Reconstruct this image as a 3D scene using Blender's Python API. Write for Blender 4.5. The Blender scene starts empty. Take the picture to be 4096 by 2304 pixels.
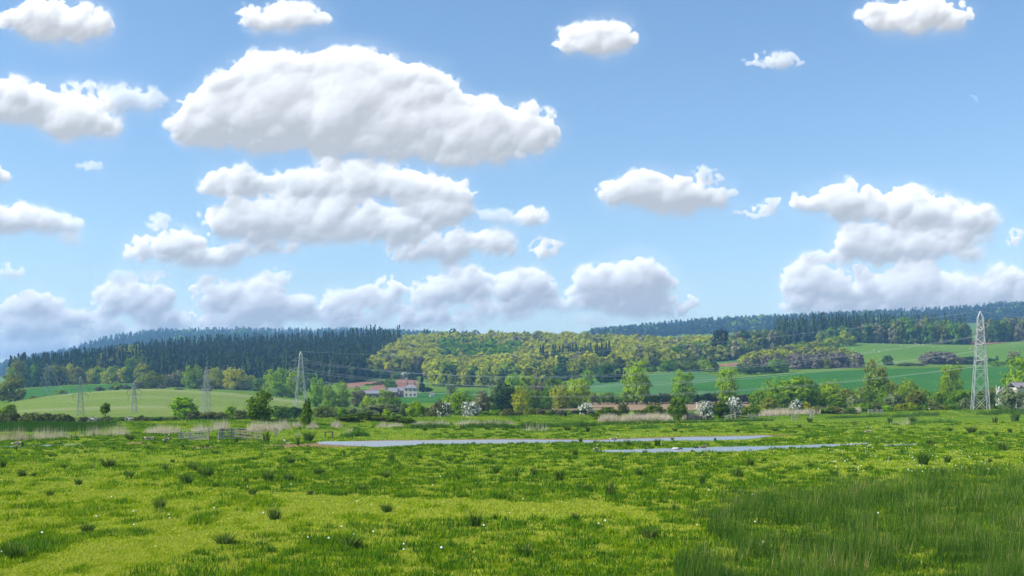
import bpy, bmesh, math, random
import numpy as np
from mathutils import Vector, Matrix

# ------------------------------------------------------------------ camera, sky, sun, exposure
scn = bpy.context.scene
COL = scn.collection
F = 4392.0            # focal length in units of 1/4096 of the frame width
HOR = 1590.0          # row of the true horizon in the same unit
EYE = 5.0             # eye height above the marsh (m)
cam_d = bpy.data.cameras.new('camera')
cam_d.sensor_width = 36.0
cam_d.lens = 36.0 * F / 4096.0
cam_d.shift_y = (HOR - 1152.0) / 4096.0
cam_d.clip_start = 0.5
cam_d.clip_end = 40000.0
cam = bpy.data.objects.new('camera', cam_d)
cam.location = (0, 0, EYE)
cam.rotation_euler = (math.radians(90), 0, 0)
COL.objects.link(cam)
scn.camera = cam

SUN = Vector((-0.80, -0.16, 0.70)).normalized()      # direction towards the sun: left, high
SUN_EL = math.asin(SUN.z)
SUN_AZ = math.atan2(SUN.x, SUN.y)
SKY_STRENGTH = 0.13
CLOUD_LIGHT = 6.9     # radiance of a fully lit cloud before the background strength
sun_d = bpy.data.lights.new('sun', 'SUN')
sun_d.energy = 5.0
sun_d.angle = math.radians(0.5)
sun_d.color = (1.0, 0.955, 0.88)
sun = bpy.data.objects.new('sun', sun_d)
sun.rotation_euler = SUN.to_track_quat('Z', 'Y').to_euler()
COL.objects.link(sun)
scn.view_settings.view_transform = 'Standard'
scn.view_settings.look = 'None'
scn.view_settings.exposure = 0.50
scn.view_settings.gamma = 1.0
scn.view_settings.use_curve_mapping = False
scn.render.engine = 'CYCLES'
cy = scn.cycles
cy.use_denoising = True
try:
    cy.denoiser = 'OPENIMAGEDENOISE'
except Exception:
    pass
cy.use_adaptive_sampling = True
cy.adaptive_threshold = 0.015
cy.max_bounces = 5
cy.diffuse_bounces = 2
cy.glossy_bounces = 2
cy.transmission_bounces = 3
cy.volume_bounces = 0
cy.transparent_max_bounces = 6
cy.caustics_reflective = False
cy.caustics_refractive = False
scn.render.film_transparent = False

HAZE = 0.00018
# ------------------------------------------------------------------ clouds: lumps of cumulus computed here, mixed over the Nishita sky
def make_clouds(W=2200,H=900,seed=11):
    rng=np.random.default_rng(seed)
    F=4392.0
    AZ0,AZ1,EL0,EL1=-27.0,27.0,-0.6,21.5      # degrees covered
    def noise(cells_x,cells_y):
        g=rng.random((cells_y+4,cells_x+4)).astype(np.float32)
        yy=np.linspace(1,cells_y+1,H,dtype=np.float32); xx=np.linspace(1,cells_x+1,W,dtype=np.float32)
        yi=yy.astype(int); xi=xx.astype(int); fy=yy-yi; fx=xx-xi
        def cub(t):
            return [(-t**3+3*t*t-3*t+1)/6,(3*t**3-6*t*t+4)/6,(-3*t**3+3*t*t+3*t+1)/6,t**3/6]
        cy,cx=cub(fy),cub(fx)
        rows=sum(cx[k][None,:]*g[:,np.clip(xi-1+k,0,cells_x+3)] for k in range(4))
        out=sum(cy[k][:,None]*rows[np.clip(yi-1+k,0,cells_y+3),:] for k in range(4))
        return (out-0.5)*2.4
    def fbm(c0,octs,gain=0.52,bill=False,asp=1.0):
        s=np.zeros((H,W),np.float32);a=1.0;n=0;c=c0
        for o in range(octs):
            v=noise(max(2,int(c)),max(2,int(c*H/W*asp)))
            if bill: v=1-2*np.abs(v)*1.1
            s+=a*v; n+=a; a*=gain; c*=2.03
        return (s-s.mean())/(s.std()+1e-6)
    az=np.radians(np.linspace(AZ0,AZ1,W))[None,:]; el=np.radians(np.linspace(EL1,EL0,H))[:,None]
    # picture-like tangent coordinates only to write the cloud list down in one unit (1/2576 of the frame width)
    X=(np.tan(az)*F+2048)/1.5901+0*el
    Y=(1590-np.tan(el)/np.cos(az)*F)/1.5901
    X=X.astype(np.float32);Y=Y.astype(np.float32)
    warpx=fbm(22,3,0.5); warpy=fbm(22,3,0.5); fwx=fbm(150,4,0.6); fwy=fbm(150,4,0.6)
    n_b=fbm(36,6,0.55,True); n_f=fbm(60,5,0.6); n_l=fbm(9,4)
    wisp=fbm(12,6,0.6,asp=2.2)
    # x, y(base-ish centre), half width, height up, height down, strength
    L=[(500,300,75,85,75,1),(560,300,110,100,90,1),(690,265,170,125,130,1),(870,285,190,150,110,1),(1010,290,150,130,110,1),(1170,335,150,90,70,1),(1320,335,95,75,70,.9),
       (40,265,110,70,50,.9),(170,292,120,55,55,.9),(270,315,55,28,25,.75),(345,245,75,40,35,.42),(225,225,70,30,25,.45),
       (585,470,80,42,30,.7),(760,470,100,38,40,.62),(885,460,110,52,50,.75),(1020,470,110,50,42,.75),(1125,485,78,45,35,.75),
       (580,552,85,48,50,.8),(715,560,120,52,60,.85),(850,555,110,60,55,.85),(990,575,120,42,40,.8),(1110,535,95,38,45,.85),(1340,543,46,32,26,.7),(1250,540,40,20,20,.4),
       (365,620,48,40,35,.95),(450,615,75,42,42,1),(560,640,110,32,24,.75),(680,625,75,28,22,.7),(410,548,40,24,26,.45),
       (1025,638,72,26,24,.8),(1145,622,95,42,34,.9),(1255,615,52,35,30,.8),(1375,622,46,32,28,.7),(1040,595,35,14,10,.6),
       (20,570,110,50,36,.75),(145,562,72,28,30,.62),(180,604,28,10,10,.4),(30,690,48,28,22,.45),(235,415,36,14,12,.36),(310,688,36,14,12,.36),(395,684,40,12,12,.3),
       (85,768,75,34,50,.9),(10,790,50,30,40,.7),(275,752,50,46,60,.95),(375,752,85,46,55,.95),(530,738,50,52,60,.95),(640,762,120,42,50,.85),(745,780,70,20,30,.7),(690,705,45,22,22,.45),
       (845,765,65,42,45,.8),(900,740,60,22,30,.5),(970,738,62,48,60,.85),(1100,735,65,50,55,.8),(1185,715,62,48,60,.9),(1330,718,90,44,60,.85),(1480,725,50,45,50,.85),(1570,720,120,56,60,1),(1650,740,60,40,45,.9),(1705,778,52,32,30,.8),(1450,765,140,20,25,.55),
       (1570,478,70,30,38,.85),(1625,480,70,52,55,1),(1690,495,85,45,52,1),(1760,500,75,30,40,.75),(1770,448,45,35,35,.42),(1825,485,28,15,14,.5),
       (1900,535,62,22,17,.6),(1953,518,28,22,20,.55),
       (2012,515,14,28,18,.55),(2060,520,60,26,25,.85),(2140,510,90,54,48,1),(2265,515,85,55,45,1),(2330,535,120,42,45,1),(2420,545,80,52,40,.9),(2490,560,38,30,30,.5),
       (2200,615,90,58,48,.85),(2090,645,62,22,16,.6),(2310,615,110,42,50,.85),(2440,592,70,28,36,.75),(2445,640,62,20,18,.6),(2565,605,30,30,22,.8),
       (2040,715,72,62,58,.95),(2150,720,90,56,60,.95),(2290,725,110,62,60,.95),(2400,735,70,40,50,.85),(2020,765,50,28,30,.85),(2200,770,200,30,30,.6),
       (2530,725,80,58,60,.9),(2450,745,60,40,45,.8),(1155,810,60,18,25,.6),(1480,815,60,14,20,.5),(2450,790,150,25,25,.6),
       (70,830,160,34,40,.6),(300,830,160,36,40,.55),(550,835,140,30,34,.5),(780,840,130,22,30,.45),(30,880,110,30,50,.6),(1000,820,120,20,28,.4),
       (170,800,120,30,36,.75),(430,800,120,34,36,.75),(600,815,110,26,30,.7),(880,800,90,26,30,.7),(1060,790,100,28,30,.7),(1250,780,110,26,30,.65),(900,850,90,16,22,.5),(420,870,160,24,40,.55),(150,880,140,26,40,.6),(1600,780,110,22,24,.6),(2300,790,220,22,26,.65),
       # the cloud deck goes on above and to the sides of the picture
       (150,60,170,60,45,.9),(1500,100,120,50,40,.8),(1950,150,90,30,25,.5),(2300,40,170,60,50,.9),(700,40,150,50,30,.7),(-60,450,80,40,30,.8),(2650,430,70,35,30,.8)]
    def blur(v,n):
        for ax in (0,1):
            for _ in range(2):
                c=np.cumsum(np.concatenate([np.repeat(np.take(v,[0],ax),n+1,ax),v,np.repeat(np.take(v,[-1],ax),n,ax)],ax),ax)
                v=(np.take(c,range(2*n+1,c.shape[ax]),ax)-np.take(c,range(0,c.shape[ax]-2*n-1),ax))/(2*n+1)
        return v.astype(np.float32)
    Xw=X+warpx*6+fwx*2.0; Yw=Y+warpy*5+fwy*1.7
    xr=X[H//2]; yr=Y[:,W//2]
    sx=W/(xr[-1]-xr[0]); sy=H/(yr[-1]-yr[0])
    T=np.zeros((H,W),np.float32); S=np.zeros((H,W),np.float32); ST=np.zeros((H,W),np.float32); up=np.zeros((H,W),np.float32)
    for (x,y,rx,ru,rd,s) in L:
        if y>180: rx*=1.13; ru*=1.10; rd*=1.16
        npf=int(30+rx*ru/85)
        for j in range(npf):
            th=rng.random()*2*math.pi; q=rng.random()**0.55*0.86
            ox=math.cos(th)*q; oy=math.sin(th)*q
            px=x+ox*rx; py=y+(oy*ru if oy<0 else oy*rd*0.80)
            big=min(ru+rd,rx)*0.5
            r=big*(0.16+0.50*rng.random()**1.6)*(1.15-0.55*q)
            r=max(min(r,(ru+rd)*0.36),6.5 if s>0.7 else 8.5)
            c0=np.searchsorted(xr,px-r*1.4-26); c1=np.searchsorted(xr,px+r*1.4+26)
            # row of py at this column (curved slightly)
            yc=Y[:,min(max((c0+c1)//2,0),W-1)]
            r0=np.searchsorted(yc,py-r*1.4-24); r1=np.searchsorted(yc,py+r*1.4+24)
            c0=max(c0,0);r0=max(r0,0);c1=min(c1,W);r1=min(r1,H)
            if c1-c0<2 or r1-r0<2: continue
            sl=(slice(r0,r1),slice(c0,c1))
            d2=((Xw[sl]-px)**2+((Yw[sl]-py)*1.12)**2)/(r*r)
            w=np.clip(1-d2/1.7,0,1); w=w*w*s
            T[sl]+=w*0.55
            ST[sl]=np.maximum(ST[sl],s*(d2<1.9))
            hh=np.sqrt(np.clip(1-d2,0,1))*r
            k=(hh+0.35*r*(1-q)+rng.random()*r*0.25)*np.sqrt(s)
            S[sl]=np.maximum(S[sl],k*(d2<1))
            up[sl]=np.maximum(up[sl],w*(0.5-0.5*oy))
    T=np.clip(T,0,1.6)
    E=n_b*0.30+n_f*0.24+n_l*0.16
    n_x=fbm(170,4,0.65)
    E=E+n_x*0.22
    gate=np.clip(blur(T,14)*2.6,0,1)
    Tn=T*1.30-0.06+E*(0.70-0.38*np.clip(T,0,1))*gate
    alpha=np.clip((Tn+0.04)/0.62,0,1); alpha=alpha*alpha*(3-2*alpha)
    ST=blur(ST,10); alpha=alpha*np.clip(0.12+1.25*ST,0,1)
    veil=blur(T,26); veil=np.clip(veil*1.0-0.06+(wisp*0.16+n_l*0.08)*np.clip(veil*4,0,1)+wisp*0.02,0,0.6)
    alpha=1-(1-alpha)*(1-veil*0.16)
    # how much cloud lies towards the sun (up and to the left)
    thick=np.clip(T*0.8+E*0.35,0,1.3); acc=np.zeros_like(thick)
    for i in range(1,13):
        dxp=int(round(i*2.2*sx)); dyp=int(round(i*4.6*sy))
        sh=np.zeros_like(thick); sh[dyp:,dxp:]=thick[:H-dyp,:W-dxp]; acc+=sh/12
    acc=blur(acc,4)
    hgt=blur(S,1)+n_b*3.0+n_f*2.0+n_x*0.8
    gx=np.gradient(hgt,axis=1);gy=np.gradient(hgt,axis=0)
    rel=np.tanh((gx*0.5+gy*0.85)*0.85); rel=blur(rel,1)
    big=blur(S,9); gxb=np.gradient(big,axis=1);gyb=np.gradient(big,axis=0)
    relb=np.tanh((gxb*0.4+gyb*0.9)*1.6)
    lum=0.755+0.31*np.exp(-acc*2.7)+0.075*rel+0.095*relb+0.03*n_l
    top=np.clip(relb*1.5+0.45,0,1)*np.exp(-acc*1.6)
    lum=lum+np.clip(0.6-alpha,0,0.6)*0.22*top
    soft=blur(alpha,7); low=np.clip(acc*1.9-0.25,0,1)*np.clip(0.55-relb*1.4,0,1)
    alpha=alpha*(1-0.8*low)+np.minimum(soft*1.08,1)*0.8*low
    lum=np.clip(lum,0.66,1.08); lum=blur(lum,1)
    return alpha.astype(np.float32),lum.astype(np.float32),(AZ0,AZ1,EL0,EL1)

c_alpha, c_lum, (AZ0, AZ1, EL0, EL1) = make_clouds()
ch, cw = c_alpha.shape
cimg = bpy.data.images.new('cloud_cover', cw, ch, alpha=False, float_buffer=True)
cimg.colorspace_settings.name = 'Non-Color'
buf = np.ones((ch, cw, 4), np.float32)
buf[..., 0] = c_alpha[::-1]
buf[..., 1] = c_lum[::-1]
buf[..., 2] = 0
cimg.pixels.foreach_set(buf.ravel())
cimg.update()
cimg.pack()

world = bpy.data.worlds.new('World')
scn.world = world
world.use_nodes = True
nt = world.node_tree
nt.nodes.clear()
def wn(t, **k):
    n = nt.nodes.new(t)
    for a, b in k.items():
        setattr(n, a, b)
    return n
def wmath(op, a, b=None, clamp=False):
    n = wn('ShaderNodeMath', operation=op, use_clamp=clamp)
    for i, v in enumerate((a, b)):
        if v is None:
            continue
        if isinstance(v, (int, float)):
            n.inputs[i].default_value = v
        else:
            nt.links.new(v, n.inputs[i])
    return n.outputs[0]
sky = wn('ShaderNodeTexSky', sky_type='NISHITA', sun_disc=False)
sky.sun_elevation = SUN_EL
sky.sun_rotation = SUN_AZ
sky.altitude = 20
sky.air_density = 1.0
sky.dust_density = 0.15
sky.ozone_density = 1.0
geo = wn('ShaderNodeTexCoord')
sep = wn('ShaderNodeSeparateXYZ')
nt.links.new(geo.outputs['Generated'], sep.inputs[0])
azi = wmath('ARCTAN2', sep.outputs[0], sep.outputs[1])
ele = wmath('ARCSINE', sep.outputs[2])
u = wmath('DIVIDE', wmath('SUBTRACT', azi, math.radians(AZ0)), math.radians(AZ1 - AZ0))
v = wmath('DIVIDE', wmath('SUBTRACT', ele, math.radians(EL0)), math.radians(EL1 - EL0))
comb = wn('ShaderNodeCombineXYZ')
nt.links.new(u, comb.inputs[0])
nt.links.new(v, comb.inputs[1])
tex = wn('ShaderNodeTexImage', image=cimg, extension='MIRROR', interpolation='Linear')
nt.links.new(comb.outputs[0], tex.inputs[0])
csep = wn('ShaderNodeSeparateColor')
nt.links.new(tex.outputs[0], csep.inputs[0])
skyhue = wn('ShaderNodeHueSaturation')
skyhue.inputs['Saturation'].default_value = 1.13
skyhue.inputs['Value'].default_value = 0.98
nt.links.new(sky.outputs[0], skyhue.inputs['Color'])
cl = wn('ShaderNodeVectorMath', operation='SCALE')
cl.inputs[0].default_value = (CLOUD_LIGHT * 0.97, CLOUD_LIGHT * 0.985, CLOUD_LIGHT)
nt.links.new(wmath('POWER', csep.outputs[1], 1.7), cl.inputs['Scale'])
mx = wn('ShaderNodeMix', data_type='RGBA')
nt.links.new(csep.outputs[0], mx.inputs['Factor'])
nt.links.new(skyhue.outputs[0], mx.inputs[6])
nt.links.new(cl.outputs[0], mx.inputs[7])
bg = wn('ShaderNodeBackground')
bg.inputs['Strength'].default_value = SKY_STRENGTH
nt.links.new(mx.outputs[2], bg.inputs['Color'])
wo = wn('ShaderNodeOutputWorld')
nt.links.new(bg.outputs[0], wo.inputs['Surface'])
world.cycles.sampling_method = 'MANUAL'
world.cycles.sample_map_resolution = 512
# ------------------------------------------------------------------ helpers
rng = np.random.default_rng(5)
random.seed(5)

def np_mesh(name, V, Fc, mats, attr=None, midx=None, smooth=False):
    V = np.asarray(V, np.float32)
    Fc = np.asarray(Fc, np.int32)
    k = Fc.shape[1]
    me = bpy.data.meshes.new(name)
    me.vertices.add(len(V))
    me.vertices.foreach_set('co', V.ravel())
    me.loops.add(Fc.size)
    me.loops.foreach_set('vertex_index', Fc.ravel())
    me.polygons.add(len(Fc))
    me.polygons.foreach_set('loop_start', np.arange(0, Fc.size, k, dtype=np.int32))
    if smooth:
        me.polygons.foreach_set('use_smooth', np.ones(len(Fc), bool))
    for m in (mats if isinstance(mats, (list, tuple)) else [mats]):
        me.materials.append(m)
    if midx is not None:
        me.polygons.foreach_set('material_index', np.asarray(midx, np.int32))
    if attr is not None:
        a = me.attributes.new('tone', 'FLOAT', 'POINT')
        a.data.foreach_set('value', np.asarray(attr, np.float32))
    me.update(calc_edges=True)
    return me

class MB:
    """collects simple solids into one mesh"""
    def __init__(s):
        s.v = []; s.f = []; s.m = []
    def poly(s, pts, faces, mi=0):
        o = len(s.v)
        s.v += [tuple(p) for p in pts]
        for f in faces:
            s.f.append([o + i for i in f]); s.m.append(mi)
    def box(s, x0, x1, y0, y1, z0, z1, mi=0):
        p = [(x0,y0,z0),(x1,y0,z0),(x1,y1,z0),(x0,y1,z0),(x0,y0,z1),(x1,y0,z1),(x1,y1,z1),(x0,y1,z1)]
        s.poly(p, [(3,2,1,0),(4,5,6,7),(0,1,5,4),(1,2,6,5),(2,3,7,6),(3,0,4,7)], mi)
    def bar(s, a, b, w, h=None, mi=0, n=4, w2=None):
        a = Vector(a); b = Vector(b); d = (b - a)
        if d.length < 1e-6: return
        d.normalize()
        up = Vector((0,0,1)) if abs(d.z) < 0.95 else Vector((0,1,0))
        x = d.cross(up).normalized(); y = x.cross(d)
        h = h or w
        w2 = 1.0 if w2 is None else w2 / w
        p = []
        for q, sc in ((a, 1.0), (b, w2)):
            for i in range(n):
                t = 2*math.pi*(i+0.5)/n
                k = 0.5*math.sqrt(2) if n == 4 else 0.5
                p.append(q + x*math.cos(t)*w*k*sc + y*math.sin(t)*h*k*sc)
        f = [(i, (i+1) % n, n+(i+1) % n, n+i) for i in range(n)]
        s.poly(p, f + [tuple(range(n-1, -1, -1)), tuple(range(n, 2*n))], mi)
    def build(s, name, mats, parent=None, smooth=False, link=True):
        me = bpy.data.meshes.new(name)
        me.from_pydata([tuple(p) for p in s.v], [], s.f)
        for m in (mats if isinstance(mats, (list, tuple)) else [mats]):
            me.materials.append(m)
        me.polygons.foreach_set('material_index', s.m)
        if smooth:
            me.polygons.foreach_set('use_smooth', [True]*len(me.polygons))
        me.update()
        return put(name, me, parent)

def put(name, me, parent=None):
    o = bpy.data.objects.new(name, me)
    COL.objects.link(o)
    if parent is not None:
        o.parent = parent
    return o
def empty(name, loc, rz=0.0, sc=1.0):
    o = bpy.data.objects.new(name, None)
    o.empty_display_size = 0.2
    o.location = loc; o.rotation_euler = (0, 0, rz); o.scale = (sc, sc, sc)
    COL.objects.link(o)
    return o
def tag(o, label=None, cat=None, group=None, kind=None):
    if label: o['label'] = label
    if cat: o['category'] = cat
    if group: o['group'] = group
    if kind: o['kind'] = kind
    return o

# ---- materials
def new_mat(name):
    m = bpy.data.materials.new(name)
    m.use_nodes = True
    m.node_tree.nodes.clear()
    return m, m.node_tree
def out(t, sh):
    o = t.nodes.new('ShaderNodeOutputMaterial')
    t.links.new(sh, o.inputs['Surface'])
def ramp(t, fac, stops):
    r = t.nodes.new('ShaderNodeValToRGB')
    e = r.color_ramp.elements
    while len(e) < len(stops): e.new(0.5)
    for i, (p, c) in enumerate(stops):
        e[i].position = p; e[i].color = (*c, 1)
    t.links.new(fac, r.inputs[0])
    return r.outputs[0]
def noise(t, scale, detail=4.0, rough=0.55, vec=None, stretch=None):
    n = t.nodes.new('ShaderNodeTexNoise')
    n.inputs['Scale'].default_value = scale
    n.inputs['Detail'].default_value = detail
    n.inputs['Roughness'].default_value = rough
    if vec is None:
        g = t.nodes.new('ShaderNodeNewGeometry')
        vec = g.outputs['Position']
    if stretch:
        m = t.nodes.new('ShaderNodeVectorMath'); m.operation = 'MULTIPLY'
        m.inputs[1].default_value = stretch
        t.links.new(vec, m.inputs[0]); vec = m.outputs[0]
    t.links.new(vec, n.inputs['Vector'])
    return n.outputs['Fac']
def mixc(t, fac, a, b, mode='MIX'):
    n = t.nodes.new('ShaderNodeMix'); n.data_type = 'RGBA'; n.blend_type = mode
    if isinstance(fac, (int, float)): n.inputs['Factor'].default_value = fac
    else: t.links.new(fac, n.inputs['Factor'])
    for s_, v_ in ((6, a), (7, b)):
        if isinstance(v_, tuple): n.inputs[s_].default_value = (*v_, 1)
        else: t.links.new(v_, n.inputs[s_])
    return n.outputs[2]
def bump(t, h, strength, dist):
    b = t.nodes.new('ShaderNodeBump')
    b.inputs['Strength'].default_value = strength
    b.inputs['Distance'].default_value = dist
    t.links.new(h, b.inputs['Height'])
    return b.outputs[0]

def leaf_mat(name, c0, c1, trans=0.3, objvar=0.25, c2=None, cut=None):
    """leaves: two tones from the mesh, a shift per tree, light shining through"""
    m, t = new_mat(name)
    at = t.nodes.new('ShaderNodeAttribute'); at.attribute_name = 'tone'
    if c2 is None:
        c = ramp(t, at.outputs['Fac'], [(0.0, c1), (1.0, c0)])
    else:
        c = ramp(t, at.outputs['Fac'], [(0.0, c1), (cut-0.06, c0), (cut, c2), (1.0, c2)])
    oi = t.nodes.new('ShaderNodeObjectInfo')
    hs = t.nodes.new('ShaderNodeHueSaturation')
    a = t.nodes.new('ShaderNodeMapRange')
    a.inputs['To Min'].default_value = 1 - objvar; a.inputs['To Max'].default_value = 1 + objvar
    t.links.new(oi.outputs['Random'], a.inputs['Value'])
    t.links.new(a.outputs[0], hs.inputs['Value'])
    b = t.nodes.new('ShaderNodeMapRange')
    b.inputs['To Min'].default_value = 0.485; b.inputs['To Max'].default_value = 0.515
    w = t.nodes.new('ShaderNodeMath'); w.operation = 'FRACT'
    w2 = t.nodes.new('ShaderNodeMath'); w2.operation = 'MULTIPLY'; w2.inputs[1].default_value = 7.31
    t.links.new(oi.outputs['Random'], w2.inputs[0]); t.links.new(w2.outputs[0], w.inputs[0])
    t.links.new(w.outputs[0], b.inputs['Value'])
    t.links.new(b.outputs[0], hs.inputs['Hue'])
    t.links.new(c, hs.inputs['Color'])
    d = t.nodes.new('ShaderNodeBsdfDiffuse'); t.links.new(hs.outputs[0], d.inputs[0])
    tr = t.nodes.new('ShaderNodeBsdfTranslucent'); t.links.new(hs.outputs[0], tr.inputs[0])
    mx_ = t.nodes.new('ShaderNodeMixShader'); mx_.inputs[0].default_value = trans
    t.links.new(d.outputs[0], mx_.inputs[1]); t.links.new(tr.outputs[0], mx_.inputs[2])
    out(t, mx_.outputs[0])
    return m
def plain_mat(name, c, rough=0.8, metal=0.0, var=0.15, scale=3.0, c2=None):
    m, t = new_mat(name)
    p = t.nodes.new('ShaderNodeBsdfPrincipled')
    tc = t.nodes.new('ShaderNodeTexCoord')
    f = noise(t, scale, 4, 0.6, tc.outputs['Object'])
    lo = c2 or tuple(x*(1-var) for x in c)
    t.links.new(ramp(t, f, [(0.3, lo), (0.7, c)]), p.inputs['Base Color'])
    p.inputs['Roughness'].default_value = rough
    p.inputs['Metallic'].default_value = metal
    p.inputs['Specular IOR Level'].default_value = 0.25
    out(t, p.outputs[0])
    return m
def field_mat(name, stops, scale=0.02, rows=None, fine=0.4, stretch=None):
    m, t = new_mat(name)
    f = noise(t, scale, 6, 0.62, stretch=stretch)
    c = ramp(t, f, stops)
    g = noise(t, fine, 5, 0.7)
    c = mixc(t, 0.55, c, ramp(t, g, [(0.25, (0.30, 0.30, 0.30)), (0.75, (0.72, 0.72, 0.72))]), 'OVERLAY')
    if rows:
        ang, sp, amt = rows
        gp = t.nodes.new('ShaderNodeNewGeometry')
        rt = t.nodes.new('ShaderNodeVectorRotate'); rt.rotation_type = 'Z_AXIS'
        rt.inputs['Angle'].default_value = ang
        t.links.new(gp.outputs['Position'], rt.inputs['Vector'])
        wv = t.nodes.new('ShaderNodeTexWave'); wv.wave_type = 'BANDS'; wv.bands_direction = 'X'
        wv.inputs['Scale'].default_value = 1.0/sp
        wv.inputs['Distortion'].default_value = 1.5
        wv.inputs['Detail'].default_value = 2
        t.links.new(rt.outputs[0], wv.inputs['Vector'])
        c = mixc(t, amt, c, ramp(t, wv.outputs['Fac'], [(0.0, (0.3, 0.3, 0.3)), (0.5, (0.6, 0.6, 0.6))]), 'OVERLAY')
    d = t.nodes.new('ShaderNodeBsdfDiffuse')
    t.links.new(c, d.inputs[0])
    t.links.new(bump(t, g, 0.5, 0.3), d.inputs['Normal'])
    out(t, d.outputs[0])
    return m

# ------------------------------------------------------------------ the lie of the land
# per column of the view: (distance, row at which the bare ground is seen there)
COLS = {
 -700: [(400,1664),(560,1640),(700,1612),(870,1585),(1250,1560),(1600,1560),(2400,1545),(3500,1500),(5200,1520)],
 0:    [(400,1664),(480,1648),(560,1612),(700,1600),(870,1560),(1250,1536),(1600,1530),(2400,1540),(3500,1475),(5200,1500)],
 160:  [(400,1664),(480,1640),(560,1588),(700,1586),(870,1548),(1250,1522),(1600,1512),(2400,1510),(3500,1440),(5200,1470)],
 300:  [(400,1664),(480,1634),(560,1572),(700,1574),(870,1540),(1250,1504),(1600,1490),(2400,1470),(3500,1412),(5200,1440)],
 450:  [(400,1664),(480,1630),(560,1561),(700,1563),(870,1538),(1250,1484),(1600,1470),(2400,1450),(3500,1366),(5200,1400)],
 600:  [(400,1664),(480,1628),(560,1554),(700,1556),(870,1540),(1250,1458),(1600,1462),(2400,1440),(3500,1342),(5200,1380)],
 900:  [(400,1664),(480,1634),(560,1568),(700,1566),(870,1545),(1250,1434),(1600,1430),(2400,1430),(3500,1338),(5200,1370)],
 1200: [(400,1662),(500,1640),(560,1602),(700,1590),(870,1552),(1250,1432),(1600,1430),(2400,1430),(3500,1340),(5200,1370)],
 1500: [(400,1655),(500,1630),(600,1610),(700,1588),(850,1532),(950,1512),(1050,1482),(1300,1400),(1450,1378),(1700,1400),(2400,1400),(3500,1342),(5200,1370)],
 1800: [(400,1650),(500,1625),(600,1606),(700,1588),(850,1556),(1000,1500),(1200,1430),(1450,1362),(1800,1385),(3500,1360),(5200,1390)],
 2100: [(400,1645),(500,1620),(600,1602),(700,1590),(850,1555),(1000,1500),(1200,1430),(1450,1362),(1800,1385),(3500,1360),(5200,1390)],
 2400: [(330,1655),(430,1633),(500,1611),(560,1597),(620,1572),(800,1515),(950,1480),(1200,1425),(1450,1372),(1800,1385),(3200,1346),(5200,1380)],
 2700: [(330,1652),(430,1631),(500,1607),(560,1597),(620,1568),(800,1488),(900,1480),(1100,1440),(1300,1395),(1450,1385),(1800,1390),(3200,1314),(5200,1350)],
 3000: [(330,1650),(430,1630),(500,1607),(560,1600),(620,1574),(760,1508),(850,1482),(1000,1430),(1250,1390),(1450,1385),(1800,1380),(3200,1294),(5200,1340)],
 3300: [(330,1648),(430,1630),(500,1612),(560,1600),(620,1578),(760,1490),(850,1476),(1000,1420),(1150,1368),(1250,1364),(1450,1362),(1800,1365),(3200,1280),(5200,1330)],
 3600: [(330,1645),(430,1630),(500,1614),(560,1600),(650,1560),(760,1479),(860,1466),(1000,1402),(1150,1376),(1250,1370),(1450,1365),(1800,1365),(3200,1268),(5200,1320)],
 3900: [(330,1640),(430,1630),(500,1616),(560,1600),(650,1555),(780,1468),(860,1466),(1000,1420),(1150,1380),(1250,1368),(1450,1360),(1800,1355),(3200,1252),(5200,1310)],
 4096: [(330,1638),(430,1628),(500,1616),(560,1600),(650,1555),(780,1466),(860,1465),(1000,1410),(1150,1366),(1250,1360),(1450,1355),(1800,1350),(3200,1230),(5200,1300)],
 4800: [(330,1638),(430,1628),(500,1616),(560,1600),(650,1550),(780,1470),(860,1460),(1000,1410),(1150,1370),(1250,1360),(1450,1350),(1800,1340),(3200,1220),(5200,1300)],
}
DK_P = [-700,0,300,600,1000,1500,2000,2300,2700,3100,3500,4096,4800]
DK_D = [160,168,172,180,190,205,225,240,262,280,292,300,305]
DK_Y = [1694,1693,1690,1682,1676,1670,1663,1657,1665,1657,1646,1633,1631]
PXK = np.arange(-700, 4801, 20.0)
DK = np.unique(np.concatenate([np.arange(0, 1000, 8.0), np.arange(1000, 2000, 20.0), np.arange(2000, 6801, 60.0)]))
cp = sorted(COLS)
dyd = np.interp(PXK, DK_P, DK_D); dyy = np.interp(PXK, DK_P, DK_Y)
ZC = []
for c in cp:
    dd = float(np.interp(c, DK_P, DK_D))
    pts = [(0.0, 0.0), (dd - 14, 0.0)]
    first = COLS[c][0]
    z1 = EYE - (first[1]-HOR)/F*first[0]
    pts += [(dd + 26, min(0.0, z1)*0.7)]
    pts += [(d, EYE - (y-HOR)/F*d) for d, y in COLS[c] if d > dd + 30]
    pts += [(6800, pts[-1][1])]
    ZC.append(np.interp(DK, [p[0] for p in pts], [p[1] for p in pts]))
ZC = np.array(ZC)
ZG = np.array([np.interp(PXK, cp, ZC[:, j]) for j in range(len(DK))]).T      # [px, d]
for _ in range(10):
    P = np.pad(ZG, ((1, 1), (0, 0)), mode='edge'); ZG = (P[:-2] + 2*P[1:-1] + P[2:])/4
far_ = DK > 330
for _ in range(3):
    P = np.pad(ZG, ((0, 0), (1, 1)), mode='edge'); S_ = (P[:, :-2] + 2*P[:, 1:-1] + P[:, 2:])/4
    ZG[:, far_] = S_[:, far_]
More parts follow.
